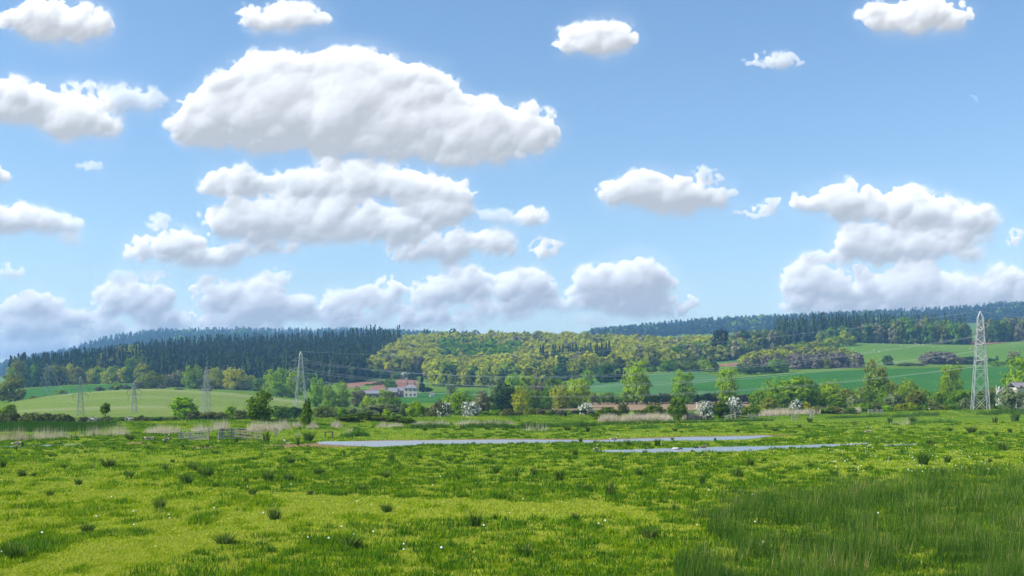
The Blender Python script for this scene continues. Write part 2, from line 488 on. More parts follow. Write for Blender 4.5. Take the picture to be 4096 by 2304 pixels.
# the flood bank at the far side of the marsh
for i, p in enumerate(PXK):
    zb = np.interp(dyd[i], DK, ZG[i])
    amp = EYE - (dyy[i]-HOR)/F*dyd[i] - zb
    wd = np.where(DK < dyd[i], 8.0, 10.0)
    ZG[i] += amp*np.exp(-((DK-dyd[i])/wd)**2)
def H(px, d):
    """ground height at view column px and distance d (arrays or numbers)"""
    px = np.clip(np.asarray(px, float), PXK[0], PXK[-1]); d = np.clip(np.asarray(d, float), 0, DK[-1]-1)
    i = np.clip(((px-PXK[0])/20).astype(int), 0, len(PXK)-2); fx = (px-PXK[0])/20-i
    j = np.clip(np.searchsorted(DK, d, side='right')-1, 0, len(DK)-2); fy = (d-DK[j])/(DK[j+1]-DK[j])
    return (ZG[i, j]*(1-fx)*(1-fy)+ZG[i+1, j]*fx*(1-fy)+ZG[i, j+1]*(1-fx)*fy+ZG[i+1, j+1]*fx*fy)
def at(px, d, dz=0.0):
    return Vector(((px-2048)/F*d, d, float(H(px, d))+dz))
def row(px, d):
    return HOR + (EYE-float(H(px, d)))/d*F
def find_d(px, y, dmin, dmax=6000):
    """first distance beyond dmin at which the ground reaches row y"""
    ds = np.arange(dmin, max(dmax, dmin+4), 2.0)
    r = HOR + (EYE-H(np.full(len(ds), px), ds))/ds*F
    k = np.where(r <= y)[0]
    return float(ds[k[0]]) if len(k) else float(ds[np.argmin(r)])
def flat(px, y):
    """marsh point seen at (px, row y)"""
    d = EYE*F/(y-HOR)
    return ((px-2048)/F*d, d)

# ------------------------------------------------------------------ ground sheet
ang = np.concatenate([np.radians(np.linspace(-180, -40, 60, endpoint=False)), np.radians(np.linspace(-40, 40, 400, endpoint=False)), np.radians(np.linspace(40, 180, 60, endpoint=False))])
rad = np.concatenate([[1.5], np.geomspace(4, 6400, 420)])
A, R = np.meshgrid(ang, rad, indexing='ij')
GX = R*np.sin(A); GY = R*np.cos(A)
pxg = np.where(GY > 1.0, GX/np.maximum(GY, 1.0)*F+2048, np.where(GX > 0, 4800, -700))
# off to the sides the land goes on at the last column's profile
dist = np.where((pxg > -700) & (pxg < 4800), GY, R*math.cos(math.radians(32)))
GZ = H(pxg, np.maximum(dist, 0))
back = np.clip(-GY/np.maximum(R, 1), 0, 1)
GZ = GZ*(1-np.clip(back*3, 0, 1))
na, nr = A.shape
V = np.stack([GX, GY, GZ], -1).reshape(-1, 3)
V = np.vstack([V, [[0, 0, 0]]])
ii, jj = np.meshgrid(np.arange(na), np.arange(nr-1), indexing='ij')
i2 = (ii+1) % na
Q = np.stack([ii*nr+jj, ii*nr+jj+1, i2*nr+jj+1, i2*nr+jj], -1).reshape(-1, 4)
tri = np.vstack([Q[:, [0, 1, 2]], Q[:, [0, 2, 3]], np.stack([np.arange(na)*nr, ((np.arange(na)+1) % na)*nr, np.full(na, na*nr)], -1)[:, [0, 2, 1]][:, [0, 2, 1]]])
tri = tri[:, [0, 2, 1]]
# meadow: clumps of yellower and greener turf
m_ground, t = new_mat('meadow_turf')
n1 = noise(t, 0.045, 5, 0.6); n2 = noise(t, 0.6, 5, 0.65, stretch=(1, 0.35, 1)); n3 = noise(t, 5.0, 4, 0.7)
c = ramp(t, n2, [(0.28, (0.050, 0.115, 0.012)), (0.47, (0.105, 0.185, 0.016)), (0.72, (0.165, 0.230, 0.024))])
c = mixc(t, ramp(t, n1, [(0.38, (0, 0, 0)), (0.68, (1, 1, 1))]), c, mixc(t, 0.5, c, (0.055, 0.135, 0.016)))
c = mixc(t, 0.5, c, ramp(t, n3, [(0.25, (0.25, 0.25, 0.25)), (0.75, (0.75, 0.75, 0.75))]), 'OVERLAY')
d_ = t.nodes.new('ShaderNodeBsdfDiffuse'); t.links.new(c, d_.inputs[0])
t.links.new(bump(t, n2, 0.7, 0.25), d_.inputs['Normal'])
out(t, d_.outputs[0])
ground = put('ground', np_mesh('ground', V, tri, m_ground, smooth=True))
tag(ground, 'green meadow land rising from the marsh to the wooded hills', kind='structure')

# ------------------------------------------------------------------ fields as sheets on the land
def field(name, near, far, dmin, mat, label, nx=60, ny=24, lift=0.12, dmax=3000):
    p0 = max(near[0][0], far[0][0]); p1 = min(near[-1][0], far[-1][0])
    P = np.linspace(p0, p1, nx)
    vs = []
    for p in P:
        yn = np.interp(p, [a for a, _ in near], [b for _, b in near]); yf = np.interp(p, [a for a, _ in far], [b for _, b in far])
        dn = find_d(p, yn, dmin, dmax); df = max(find_d(p, yf, dn, dmax), dn+1.0)
        for s_ in np.linspace(0, 1, ny):
            d = dn+(df-dn)*s_
            vs.append(((p-2048)/F*d, d, float(H(p, d))+lift))
    q = [(i*ny+j, (i+1)*ny+j, (i+1)*ny+j+1, i*ny+j+1) for i in range(nx-1) for j in range(ny-1)]
    o = put(name, np_mesh(name, vs, q, mat, smooth=True))
    return tag(o, label, kind='structure')
M_light = field_mat('young_pasture', [(0.30, (0.115, 0.185, 0.030)), (0.5, (0.150, 0.205, 0.045)), (0.72, (0.24, 0.26, 0.12))], 0.011, fine=0.5, stretch=(0.35, 2.6, 1))
M_teal = field_mat('green_corn', [(0.30, (0.030, 0.110, 0.018)), (0.55, (0.042, 0.135, 0.022)), (0.75, (0.075, 0.165, 0.026))], 0.012, rows=(0.25, 9.0, 0.22), fine=0.3, stretch=(0.5, 1.6, 1))
M_teal2 = field_mat('blue_green_corn', [(0.30, (0.052, 0.135, 0.045)), (0.55, (0.070, 0.160, 0.054)), (0.75, (0.090, 0.175, 0.060))], 0.012, rows=(-0.5, 11.0, 0.24), fine=0.3)
M_past = field_mat('sheep_pasture', [(0.30, (0.075, 0.165, 0.022)), (0.55, (0.105, 0.195, 0.030)), (0.75, (0.150, 0.215, 0.050))], 0.012, fine=0.3)
M_strip = field_mat('field_margin', [(0.3, (0.090, 0.190, 0.015)), (0.7, (0.120, 0.215, 0.020))], 0.05)
M_red = field_mat('ploughed_red_earth', [(0.3, (0.19, 0.105, 0.075)), (0.7, (0.255, 0.145, 0.105))], 0.03, rows=(1.1, 6.0, 0.25), fine=0.6)
M_brown = field_mat('tilled_brown_earth', [(0.3, (0.20, 0.145, 0.090)), (0.7, (0.28, 0.205, 0.130))], 0.02, rows=(1.2, 5.0, 0.2), fine=0.6, stretch=(0.4, 2.0, 1))
field('pasture_field', [(40,1668),(300,1672),(700,1668),(1000,1660),(1240,1640)], [(40,1609),(200,1581),(420,1561),(640,1554),(900,1568),(1000,1580),(1150,1598),(1240,1606)], 330, M_light, 'pale yellow-green pasture swelling up below the conifer plantation', 80, 40, dmax=572)
field('corn_field', [(70,1602),(200,1588),(560,1557)], [(70,1562),(180,1549),(380,1541),(560,1536)], 585, M_teal, 'dark green corn field between the pale pasture and the left wood', 50, 20, dmax=880)
field('corn_field', [(1560,1612),(1950,1610)], [(1580,1582),(1760,1568),(1950,1560)], 560, M_teal, 'small green corn field beside the cream farmhouse', 40, 14, dmax=860)
field('ploughed_field', [(1370,1556),(1440,1547),(1530,1524)], [(1370,1536),(1440,1527),(1530,1523)], 700, M_red, 'smaller red ploughed field left of the hedge below the cottage', 30, 14, dmax=1000)
field('ploughed_field', [(1476,1566),(1560,1566),(1672,1566)], [(1476,1549),(1540,1533),(1600,1518),(1672,1517)], 700, M_red, 'larger red ploughed field sloping up behind the farm roofs', 40, 20, dmax=1000)
field('ploughed_field', [(2120,1645),(2240,1642),(2600,1642),(3060,1642)], [(2120,1637),(2200,1620),(2400,1611),(2700,1603),(3060,1604)], 325, M_brown, 'pale brown tilled field behind the hawthorns and brambles', 80, 20, dmax=540)
field('field_margin', [(2180,1622),(2400,1610),(2700,1602),(3060,1603)], [(2180,1616),(2400,1603),(2700,1596),(3060,1597)], 400, M_strip, 'bright grass margin along the hedge above the brown field', 50, 6, lift=0.16, dmax=580)
field('corn_field', [(2320,1565),(2600,1590),(2870,1590)], [(2320,1530),(2500,1507),(2700,1489),(2780,1486),(2870,1506)], 575, M_teal2, 'blue-green corn field left of centre behind the two lone trees', 60, 30, dmax=830)
field('corn_field', [(2780,1560),(3000,1592),(4300,1592)], [(2780,1540),(2900,1517),(3100,1501),(3300,1487),(3500,1478),(3900,1469),(4300,1467)], 575, M_teal, 'long dark green corn field across the right slope', 90, 40, lift=0.2, dmax=815)
field('sheep_pasture', [(3300,1462),(3420,1460),(3560,1472),(4300,1466)], [(3300,1386),(3400,1366),(3500,1362),(3600,1374),(3850,1381),(3950,1376),(4096,1360),(4300,1356)], 820, M_past, 'light green sheep pasture below the right hand woods', 80, 40, dmax=1240)
field('ploughed_field', [(3845,1374),(3900,1381),(3960,1379),(4030,1370)], [(3845,1372),(3880,1366),(3960,1366),(4030,1369)], 1050, M_red, 'narrow red ploughed strip behind the tall pylon', 30, 8, lift=0.5, dmax=1300)
field('ploughed_field', [(4066,1358),(4096,1372),(4180,1380)], [(4066,1356),(4096,1354),(4180,1352)], 1050, M_red, 'corner of red ploughed field at the right edge', 14, 8, lift=0.5, dmax=1300)
field('ploughed_field', [(2862,1467),(2950,1466)], [(2862,1462),(2900,1454),(2950,1450)], 780, M_red, 'tiny red ploughed patch above the corn field', 14, 8, dmax=1000)
field('corn_field', [(2850,1450),(2975,1447)], [(2850,1448),(2900,1436),(2975,1423)], 880, M_teal2, 'small blue-green field wedge left of the scrub wood', 20, 8, dmax=1100)
# ------------------------------------------------------------------ trees
def rot_rand(n, r):
    v = r.normal(size=(n, 3)); return v/np.linalg.norm(v, axis=1)[:, None]
def leaf_tris(P, N, size, r, spread=0.55):
    """one triangle per leaf spray, lying roughly across N"""
    n = len(P)
    N = N+spread*rot_rand(n, r); N /= np.linalg.norm(N, axis=1)[:, None]+1e-9
    a = np.cross(N, rot_rand(n, r)); a /= np.linalg.norm(a, axis=1)[:, None]+1e-9
    b = np.cross(N, a)
    s = (size*(0.6+0.8*r.random(n)))[:, None]
    V = np.stack([P+a*s, P-a*s*0.5+b*s*0.87, P-a*s*0.5-b*s*0.87], 1).reshape(-1, 3)
    return V
def lobes_for(shape, r):
    L = []
    if shape == 'round':
        L.append((0, 0, .49, .41, .41, .44)); L.append((0, 0, .40, .38, .38, .34))
        for k in range(16):
            th = r.random()*6.283; ph = r.uniform(-.95, 1.0)
            q = math.sqrt(max(0, 1-ph*ph))**.8
            s = r.uniform(.11, .18)
            L.append((math.cos(th)*q*.36, math.sin(th)*q*.36, .50+ph*.39, s, s, s*.85))
        for k in range(7):
            th = k*.9+r.random(); L.append((math.cos(th)*.25, math.sin(th)*.25, r.uniform(.07, .22), .2, .2, .13))
    elif shape == 'tall':
        for k in range(18):
            z = r.uniform(.08, .90); w = .38*math.sin(math.pi*min(1, (z+.12)/1.14))**.6
            th = r.random()*6.283; s = r.uniform(.13, .21)
            s *= .85; L.append((math.cos(th)*w*.9, math.sin(th)*w*.9, z, s, s, s*.7))
        L.append((0, 0, .50, .36, .36, .46)); L.append((0, 0, .36, .36, .36, .32))
        for k in range(6):
            th = k*1.05+r.random(); L.append((math.cos(th)*.2, math.sin(th)*.2, r.uniform(.08, .24), .2, .2, .12))
    elif shape == 'cone':
        for k in range(16):
            z = r.uniform(.10, .92); w = .42*(1-z)**.8
            th = r.random()*6.283; s = .07+.16*(1-z)
            L.append((math.cos(th)*w*.75, math.sin(th)*w*.75, z, s, s, s*1.1))
        L.append((0, 0, .42, .24, .24, .36)); L.append((0, 0, .86, .07, .07, .13))
    elif shape == 'bush':
        L.append((0, 0, .40, .38, .38, .40))
        for k in range(14):
            th = r.random()*6.283; ph = r.uniform(-.55, 1.0); q = math.sqrt(max(0, 1-ph*ph))
            s = r.uniform(.13, .21)
            L.append((math.cos(th)*q*.36, math.sin(th)*q*.36, .44+ph*.36, s, s, s))
    elif shape == 'mound':
        for k in range(21):
            x = r.uniform(-.38, .38); y = r.uniform(-.3, .3)
            z = .78*(1-(x/.52)**2)*(1-(y/.6)**2)*r.uniform(.55, 1.0)
            s = r.uniform(.15, .24)
            L.append((x, y, z, s, s, s*1.1))
    elif shape == 'spread':
        L.append((0, 0, .36, .30, .30, .30))
        for k in range(17):
            th = r.random()*6.283; q = r.random()**.6*.38; s = r.uniform(.12, .19)
            z = .20+.66*(1-(q/.44)**2)*r.uniform(.35, 1.0)
            L.append((math.cos(th)*q, math.sin(th)*q, z, s, s, s*.8))
        for k in range(6):
            th = k*1.05+r.random(); L.append((math.cos(th)*.22, math.sin(th)*.22, r.uniform(.07, .2), .17, .17, .12))
    elif shape == 'lolly':
        for k in range(13):
            th = r.random()*6.283; q = r.random()**.6*.30; s = r.uniform(.13, .2)
            z = r.uniform(.50, .88)
            L.append((math.cos(th)*q, math.sin(th)*q, z, s, s, s*.62))
        L.append((0, 0, .68, .28, .28, .2))
    return L
def crown(shape, n, size, r, inner=0.22, spread=0.55):
    L = lobes_for(shape, r)
    vol = np.array([l[3]*l[4] for l in L]); cnt = np.maximum(8, (n*vol/vol.sum()).astype(int))
    VV = []; TT = []
    for (x, y, z, a, b, c), k in zip(L, cnt):
        nc = max(5, k//16)                                   # leaf clumps on the lobe's skin
        D = rot_rand(nc, r); D[:, 2] = np.where((D[:, 2] < -.5) & (r.random(nc) < .5), -D[:, 2], D[:, 2])
        C = np.array([x, y, z])+D*np.array([a, b, c])*r.uniform(.78, 1.08, (nc, 1))
        ct = r.random(nc)
        idx = r.integers(0, nc, k)
        P = C[idx]+r.normal(size=(k, 3))*np.array([a, b, c])*.17
        m = r.random(k) < inner
        P[m] = np.array([x, y, z])+rot_rand(m.sum(), r)*np.array([a, b, c])*(r.random((m.sum(), 1))**.5)*.85
        P[:, 2] = np.maximum(P[:, 2], .015)
        N = P-np.array([x, y, z])
        N /= np.linalg.norm(N, axis=1)[:, None]+1e-9
        VV.append(leaf_tris(P, N, np.full(k, size), r, spread))
        t_ = np.clip(ct[idx]*.65+r.random(k)*.35, 0, 1)
        TT.append(np.repeat(t_, 3))
    V = np.vstack(VV); T = np.concatenate(TT)
    return V, T
def trunk_mb(shape, r, twigs=8, top=0.6, rad=.028):
    mb = MB()
    zs = [0, .12, .3, .5, top+.15]
    px_ = 0; py_ = 0
    prev = (0, 0, -.03); pr = rad*1.5
    for z in zs[1:]:
        px_ += r.uniform(-.015, .015); py_ += r.uniform(-.015, .015)
        nr_ = rad*(1.2-z)
        mb.bar(prev, (px_, py_, z), pr*2, n=7, w2=nr_*2)
        prev = (px_, py_, z); pr = nr_
    for k in range(twigs):
        z = r.uniform(.18, top); th = r.random()*6.283; l = r.uniform(.18, .36)
        a = (0, 0, z); b = (math.cos(th)*l*.55, math.sin(th)*l*.55, z+l*.5); c_ = (math.cos(th)*l, math.sin(th)*l, z+l*1.05)
        w_ = rad*(1.0-z*.7)
        mb.bar(a, b, w_*1.1, n=5, w2=w_*.8); mb.bar(b, c_, w_*.8, n=5, w2=w_*.3)
    return mb

LM = dict(
 oak=leaf_mat('oak_spring_leaves', (0.480, 0.490, 0.028), (0.290, 0.350, 0.022), .42, .14),
 lime=leaf_mat('fresh_green_leaves', (0.350, 0.500, 0.016), (0.170, 0.300, 0.014), .46, .16),
 green=leaf_mat('mid_green_leaves', (0.200, 0.340, 0.020), (0.090, 0.185, 0.016), .42, .2),
 dark=leaf_mat('dark_green_leaves', (0.070, 0.155, 0.032), (0.030, 0.080, 0.022), .32, .2),
 olive=leaf_mat('olive_leaves', (0.280, 0.310, 0.045), (0.140, 0.180, 0.030), .36, .2),
 ash=leaf_mat('budding_twigs', (0.250, 0.245, 0.125), (0.130, 0.140, 0.070), .25, .2),
 bare=leaf_mat('bare_brown_twigs', (0.235, 0.205, 0.155), (0.135, 0.120, 0.095), .15, .2),
 willow=leaf_mat('willow_leaves', (0.310, 0.370, 0.145), (0.170, 0.225, 0.085), .36, .15),
 scrub=leaf_mat('scrub_leaves', (0.175, 0.210, 0.050), (0.085, 0.115, 0.034), .3, .2),
 bram=leaf_mat('bramble_leaves', (0.165, 0.245, 0.016), (0.055, 0.100, 0.012), .28, .15),
 haw=leaf_mat('hawthorn_blossom', (0.090, 0.150, 0.035), (0.045, 0.085, 0.025), .25, .06, (0.74, 0.76, 0.68), .46),
 hawp=leaf_mat('hawthorn_part_blossom', (0.085, 0.130, 0.045), (0.045, 0.080, 0.030), .25, .08, (0.76, 0.78, 0.68), .62),
 con=leaf_mat('conifer_needles', (0.062, 0.105, 0.034), (0.022, 0.045, 0.020), .14, .35),
 cyp=leaf_mat('cypress_needles', (0.024, 0.048, 0.026), (0.014, 0.030, 0.018), .1, .1),
)
M_bark = plain_mat('bark', (0.085, 0.070, 0.052), 0.95, var=.4, scale=14)
M_barkp = plain_mat('pale_bark', (0.20, 0.18, 0.15), 0.95, var=.4, scale=14)
CR = {}
def crown_mesh(kind, shape, var, n, size):
    key = (kind, shape, var, n)
    if key not in CR:
        r = np.random.default_rng(sum(map(ord, kind+shape))*7+var*131+n)
        V, T = crown(shape, n, size, r, .12 if kind in ('ash', 'bare') else .18, .42)
        CR[key] = np_mesh('crown', V, np.arange(len(V)).reshape(-1, 3), LM[kind], T)
    return CR[key]
TK = {}
def trunk_mesh(shape, var, pale=False):
    key = (shape, var, pale)
    if key not in TK:
        r = np.random.default_rng(900+var*17+len(shape)+pale)
        o = trunk_mb(shape, r, 9, {'bush': .5, 'mound': .35, 'lolly': .7}.get(shape, .62), {'lolly': .022, 'bush': .03}.get(shape, .03)).build('trunk', M_barkp if pale else M_bark)
        TK[key] = o.data
        bpy.data.objects.remove(o)
    return TK[key]
NAMES = dict(oak='oak_tree', lime='lime_tree', green='broadleaf_tree', dark='broadleaf_tree', olive='broadleaf_tree', ash='ash_tree', bare='bare_tree', willow='willow_tree', scrub='scrub_bush', bram='bramble_thicket', haw='hawthorn_tree', hawp='hawthorn_tree', con='conifer_tree', cyp='cypress_tree')
tv = 0
def tree(px, ytop, w, d, kind, shape, label, group=None, parts=True, ybase=None, n=None, name=None, cat=None, sy=1.0, rz=None):
    """a tree of real height and width standing on the land at distance d"""
    global tv
    tv += 1
    p = at(px, d)
    yb = row(px, d)
    h = max(1.2, (yb-ytop)/F*d)
    ww = w/F*d*1.12
    if n is None:
        n = int(np.clip(w*30, 1100, 2600)) if d < 520 else int(np.clip(w*20, 700, 1500))
        n = 3600 if n > 2000 else 2400 if n > 1300 else 1400 if n > 800 else 900
    size = {3600: .036, 2400: .043, 1400: .054, 900: .066}.get(n, .05)
    if shape in ('tall', 'lolly'): size *= .85
    rz = random.uniform(0, 6.283) if rz is None else rz
    nm = name or NAMES[kind]
    if shape in ('bush', 'mound') and kind not in ('bram', 'haw', 'hawp', 'scrub'): nm = name or 'hedge_bush'
    cat = cat or ('bush' if shape in ('bush', 'mound') and kind not in ('haw', 'hawp') else 'tree')
    cm = crown_mesh(kind, shape, tv % 3, n, size)
    if parts:
        e = empty(nm, p, rz); e.scale = (ww, ww*sy, h)
        c_ = put('crown', cm, e)
        put('trunk', trunk_mesh(shape, tv % 2, kind in ('ash', 'bare')), e)
    else:
        e = put(nm, cm); e.location = p; e.rotation_euler = (0, 0, rz); e.scale = (ww, ww*sy, h)
    tag(e, label, cat, group)
    return e

# --- trees and bushes one by one: px, top row, width, distance, kind, shape, label
T1 = [
 (45,1500,108,560,'olive','round','broad olive-green oak at the left edge, largest tree beside the pale pasture'),
 (33,1597,84,300,'lime','spread','bright open-crowned tree at the left edge in front of the broad olive oak'),
 (45,1462,42,820,'lime','tall','slim yellow-green tree just above the broad oak at the left edge'),
 (247,1556,46,590,'lime','bush','round bright bush standing on the crest of the pale pasture'),
 (132,1581,20,590,'oak','bush','tiny yellow-green bush on the left end of the pale pasture crest'),
 (421,1606,50,178,'green','lolly','young lollipop-shaped tree with a thin bare trunk on the flood bank'),
 (740,1572,132,300,'lime','spread','spreading bright green tree between the second and third small pylons'),
 (930,1608,74,300,'lime','spread','small bright tree left of the big dark-based tree on the bank'),
 (1040,1565,106,190,'green','round','large dark-based tree standing on the flood bank by the wooden rails'),
 (1128,1605,104,330,'green','spread','dark spreading tree just right of the big bank tree'),
 (1232,1590,66,188,'green','cone','pointed dense green tree on the bank at the foot of the nearer pylon'),
 (600,1483,84,700,'olive','round','round olive tree alone at the right end of the dark corn field'),
 (470,1525,38,690,'lime','bush','lime-green bush among the purple thorn scrub beyond the pasture'),
 (1085,1478,82,640,'lime','tall','left of three bright tall trees behind the nearer pylon'),
 (1130,1468,80,650,'lime','tall','middle of three bright tall trees behind the nearer pylon'),
 (1176,1466,76,640,'lime','tall','right of three bright tall trees, directly behind the nearer pylon'),
 (1105,1520,70,630,'lime','round','rounder bright tree in front of the three tall bright trees'),
 (1266,1505,64,520,'lime','tall','tall bright tree right of the nearer pylon'),
 (1318,1530,52,500,'lime','tall','first of two narrow bright trees left of the farm'),
 (1366,1530,74,505,'lime','tall','second, wider of two narrow bright trees left of the farm'),
 (1430,1545,72,520,'ash','tall','pale thin-leaved tree at the left end of the barn'),
 (1473,1575,62,420,'lime','round','round bright tree hiding the middle of the long barn'),
 (1540,1560,72,430,'lime','tall','upright bright tree in front of the brick barn'),
 (1588,1583,36,430,'lime','round','small bright tree below the link building of the farm'),
 (1525,1607,170,330,'willow','mound','wide grey-green willow dome in front of the farm'),
 (1562,1512,58,740,'green','round','dark round tree on the red ploughed field behind the farmhouse'),
 (1688,1498,26,760,'cyp','cone','dark narrow cypress standing right of the farmhouse'),
 (1706,1545,46,750,'cyp','bush','low dark evergreen clump beside the narrow cypress'),
 (1805,1490,46,640,'willow','tall','pale silvery poplar standing apart right of the cypress'),
 (1852,1558,92,330,'lime','round','round bright green tree behind the two hawthorns'),
 (1795,1570,54,340,'lime','tall','thin bright tree behind the left hawthorn'),
 (1925,1560,74,340,'ash','round','grey twiggy tree right of the white hawthorn'),
 (2015,1530,112,380,'dark','round','large dark green tree at the left end of the centre tree belt'),
 (2085,1545,76,370,'oak','tall','yellowish tree right of the large dark belt tree'),
 (2130,1560,74,400,'green','round','dark tree in the middle of the centre tree belt'),
 (1990,1500,64,520,'willow','round','silvery tree behind the large dark belt tree'),
 (2050,1490,84,560,'lime','round','bright round tree at the back of the centre belt, left one'),
 (2105,1490,76,570,'lime','round','bright round tree at the back of the centre belt, right one'),
 (2155,1515,64,520,'ash','round','bare twiggy grey tree in the centre belt'),
 (2203,1510,52,510,'green','round','first of two small round trees behind the centre belt'),
 (2240,1512,56,515,'green','round','second of two small round trees behind the centre belt'),
 (2240,1532,78,425,'oak','round','yellow-green tree at the right end of the centre belt'),
 (2310,1514,94,430,'lime','round','full rounded bright tree closing the centre belt on the right'),
 (2182,1560,56,410,'green','round','low green tree left of the yellow-green belt tree'),
 (2545,1433,112,470,'lime','tall','tallest lone tree left of centre-right with bare limbs showing, on the hedge'),
 (2730,1478,106,470,'lime','tall','lone leafy tree between the tallest lone tree and the brown field end'),
 (2915,1470,96,470,'lime','tall','lone pale-topped tree right of the two lone trees on the hedge'),
 (3100,1512,108,400,'lime','round','left tree of the big three-tree group right of the brown field'),
 (3195,1505,154,395,'lime','round','widest middle tree of the big three-tree group'),
 (3318,1520,112,400,'lime','round','right tree of the big three-tree group'),
 (3500,1435,100,440,'olive','tall','tall olive tree with fine twiggy top behind a darker green tree'),
 (3500,1503,118,420,'green','round','dark green rounded tree in front of the tall olive tree'),
 (3565,1515,58,425,'oak','round','small yellowish tree right of the dark green rounded tree'),
 (3630,1515,78,420,'lime','round','rounded bright tree left of the bright tall tree near the tall pylon'),
 (3800,1457,106,420,'lime','tall','tall bright tree left of the tall pylon'),
 (4072,1425,130,450,'lime','tall','tall bright tree at the right edge above the grey roof'),
 (3350,1573,84,330,'green','bush','large round bush beside the timber fence on the right'),
 (3422,1577,68,325,'willow','bush','pale willow bush right of the large round bush by the fence'),
 (3390,1545,60,370,'olive','bush','loose yellow-green bush behind the pale willow bush'),
 (3568,1567,74,325,'willow','bush','grey-green willow bush at the right end of the timber fence'),
 (3657,1552,88,325,'olive','bush','tall olive bush right of the grey-green willow bush'),
 (3705,1603,44,318,'dark','bush','low dark bush at the right foot of the tall olive bush'),
 (3775,1565,64,335,'green','bush','middling green bush between the olive bush and the tall pylon'),
 (3848,1548,98,330,'green','bush','big rounded green bush just left of the tall pylon'),
 (3862,1580,58,318,'willow','bush','pale low willow in front of the big bush left of the pylon'),
 (4001,1541,42,345,'haw','round','white hawthorn standing right of the tall pylon'),
 (4052,1545,98,322,'willow','bush','large pale willow bush at the right edge below the grey roof'),
 (3075,1588,74,300,'olive','bush','olive bush in front of the left tree of the three-tree group'),
 (3185,1597,56,300,'haw','round','round white hawthorn in front of the three-tree group'),
 (3231,1605,40,300,'oak','bush','pale yellowish bush right of the round white hawthorn'),
 (2820,1602,74,248,'haw','round','white hawthorn standing in pale reeds left of the dark thicket'),
 (2878,1598,96,258,'bram','mound','dark thicket between the two blossoming hawthorns'),
 (2932,1586,66,262,'haw','bush','hawthorn with white blossom spilling over the dark thicket'),
 (3000,1618,78,275,'green','bush','low bright bush behind the wooden rail bridge'),
 (2712,1577,76,243,'green','bush','upright green bush between brambles and the reed-side hawthorn'),
 (2400,1640,84,236,'bram','mound','lower bramble heap at the left end of the long pale reeds'),
 (2432,1619,78,243,'bram','mound','taller bramble heap behind the long pale reeds'),
 (2556,1633,48,246,'bram','mound','small bramble heap in the middle of the long pale reeds'),
 (2624,1612,98,250,'bram','mound','broad bramble heap with a black cow at its right flank'),
 (2490,1612,46,256,'scrub','bush','thin twiggy bush between two bramble heaps'),
 (2343,1609,62,254,'haw','round','white hawthorn standing among the black cattle'),
 (1885,1604,82,262,'haw','round','domed white hawthorn on the bank left of centre'),
 (1776,1605,58,264,'hawp','round','dark hawthorn with white blossom only on its left side'),
 (1666,1600,74,266,'lime','bush','yellow-green bush right of the grey willow dome'),
 (1620,1612,50,280,'scrub','bush','dull bush between the willow dome and the yellow-green bush'),
 (1545,1632,40,252,'lime','bush','small bright bush poking up behind the bramble bank'),
 (1385,1662,96,196,'bram','mound','left end of the long bramble bank on the dyke'),
 (1445,1652,104,200,'bram','mound','higher left-middle heap of the long bramble bank'),
 (1510,1655,110,202,'bram','mound','middle heap of the long bramble bank'),
 (1575,1660,100,201,'bram','mound','right-middle heap of the long bramble bank'),
 (1622,1672,70,200,'bram','mound','right end of the long bramble bank, lowest heap'),
 (2885,1318,82,1010,'cyp','round','big black-green pine standing at the right end of the yellow oak wood'),
 (2605,1460,44,820,'green','bush','small round tree at the left end of the hedge above the corn field'),
 (2680,1440,94,830,'green','round','broad green tree in the hedge above the corn field'),
 (2742,1447,54,835,'olive','round','olive tree right of the broad green hedge tree'),
 (2765,1440,66,830,'green','round','dark tree left of the two darkest trees in the upper hedge'),
 (2812,1433,70,830,'lime','round','bright rounded tree in the hedge above the corn field'),
 (2853,1446,48,832,'dark','round','dark tree at the right end of the upper hedge'),
 (2840,1462,32,800,'lime','bush','small lime bush in front of the upper hedge'),
 (2995,1430,58,820,'ash','round','grey budding tree below the scrub wood'),
 (2962,1452,44,800,'dark','bush','dark bush left of the grey budding tree'),
 (3004,1462,66,790,'dark','bush','dark rounded bush in front of the grey budding tree'),
 (3062,1460,60,790,'dark','bush','second dark rounded bush below the scrub wood'),
 (3112,1433,84,800,'green','round','tall dark-sided green tree in front of the scrub wood'),
 (2352,1478,50,720,'lime','tall','bright tree at the left end of the corn field hedge'),
 (2422,1452,100,740,'dark','round','large dark tree group at the upper left of the corn field'),
 (2482,1470,50,745,'dark','bush','dark bush left of the tallest lone tree'),
 (3720,1393,80,880,'bare','spread','leafless tree with ivy on the sheep pasture, left of the thicket'),
 (3778,1398,90,885,'bare','spread','wider leafless tree right of the ivied one on the pasture'),
 (3822,1420,70,880,'bare','bush','low leafless thicket left of the tall pylon'),
 (3885,1425,86,885,'dark','bush','dark evergreen bush behind the tall pylon'),
 (3742,1412,22,878,'dark','tall','dark ivied stem in the middle of the leafless trees'),
 (3552,1420,46,870,'dark','tall','single dark conical tree on the lower edge of the pasture'),
 (3625,1450,66,860,'scrub','bush','low scrub along the lower pasture hedge'),
 (3680,1452,50,860,'bare','bush','low brown scrub left of the leafless trees'),
 (3992,1440,58,850,'lime','bush','bright lime bush right of the tall pylon above the corn field'),
 (3967,1428,28,870,'dark','bush','small dark bush left of the bright lime bush'),
 (3988,1420,14,880,'dark','tall','tiny dark fir behind the bright lime bush'),
 (4040,1427,30,880,'dark','bush','small dark bush right of the bright lime bush'),
 (4055,1395,44,900,'ash','round','grey budding tree on the pasture at the far right'),
]
for a in T1:
    tree(*a)
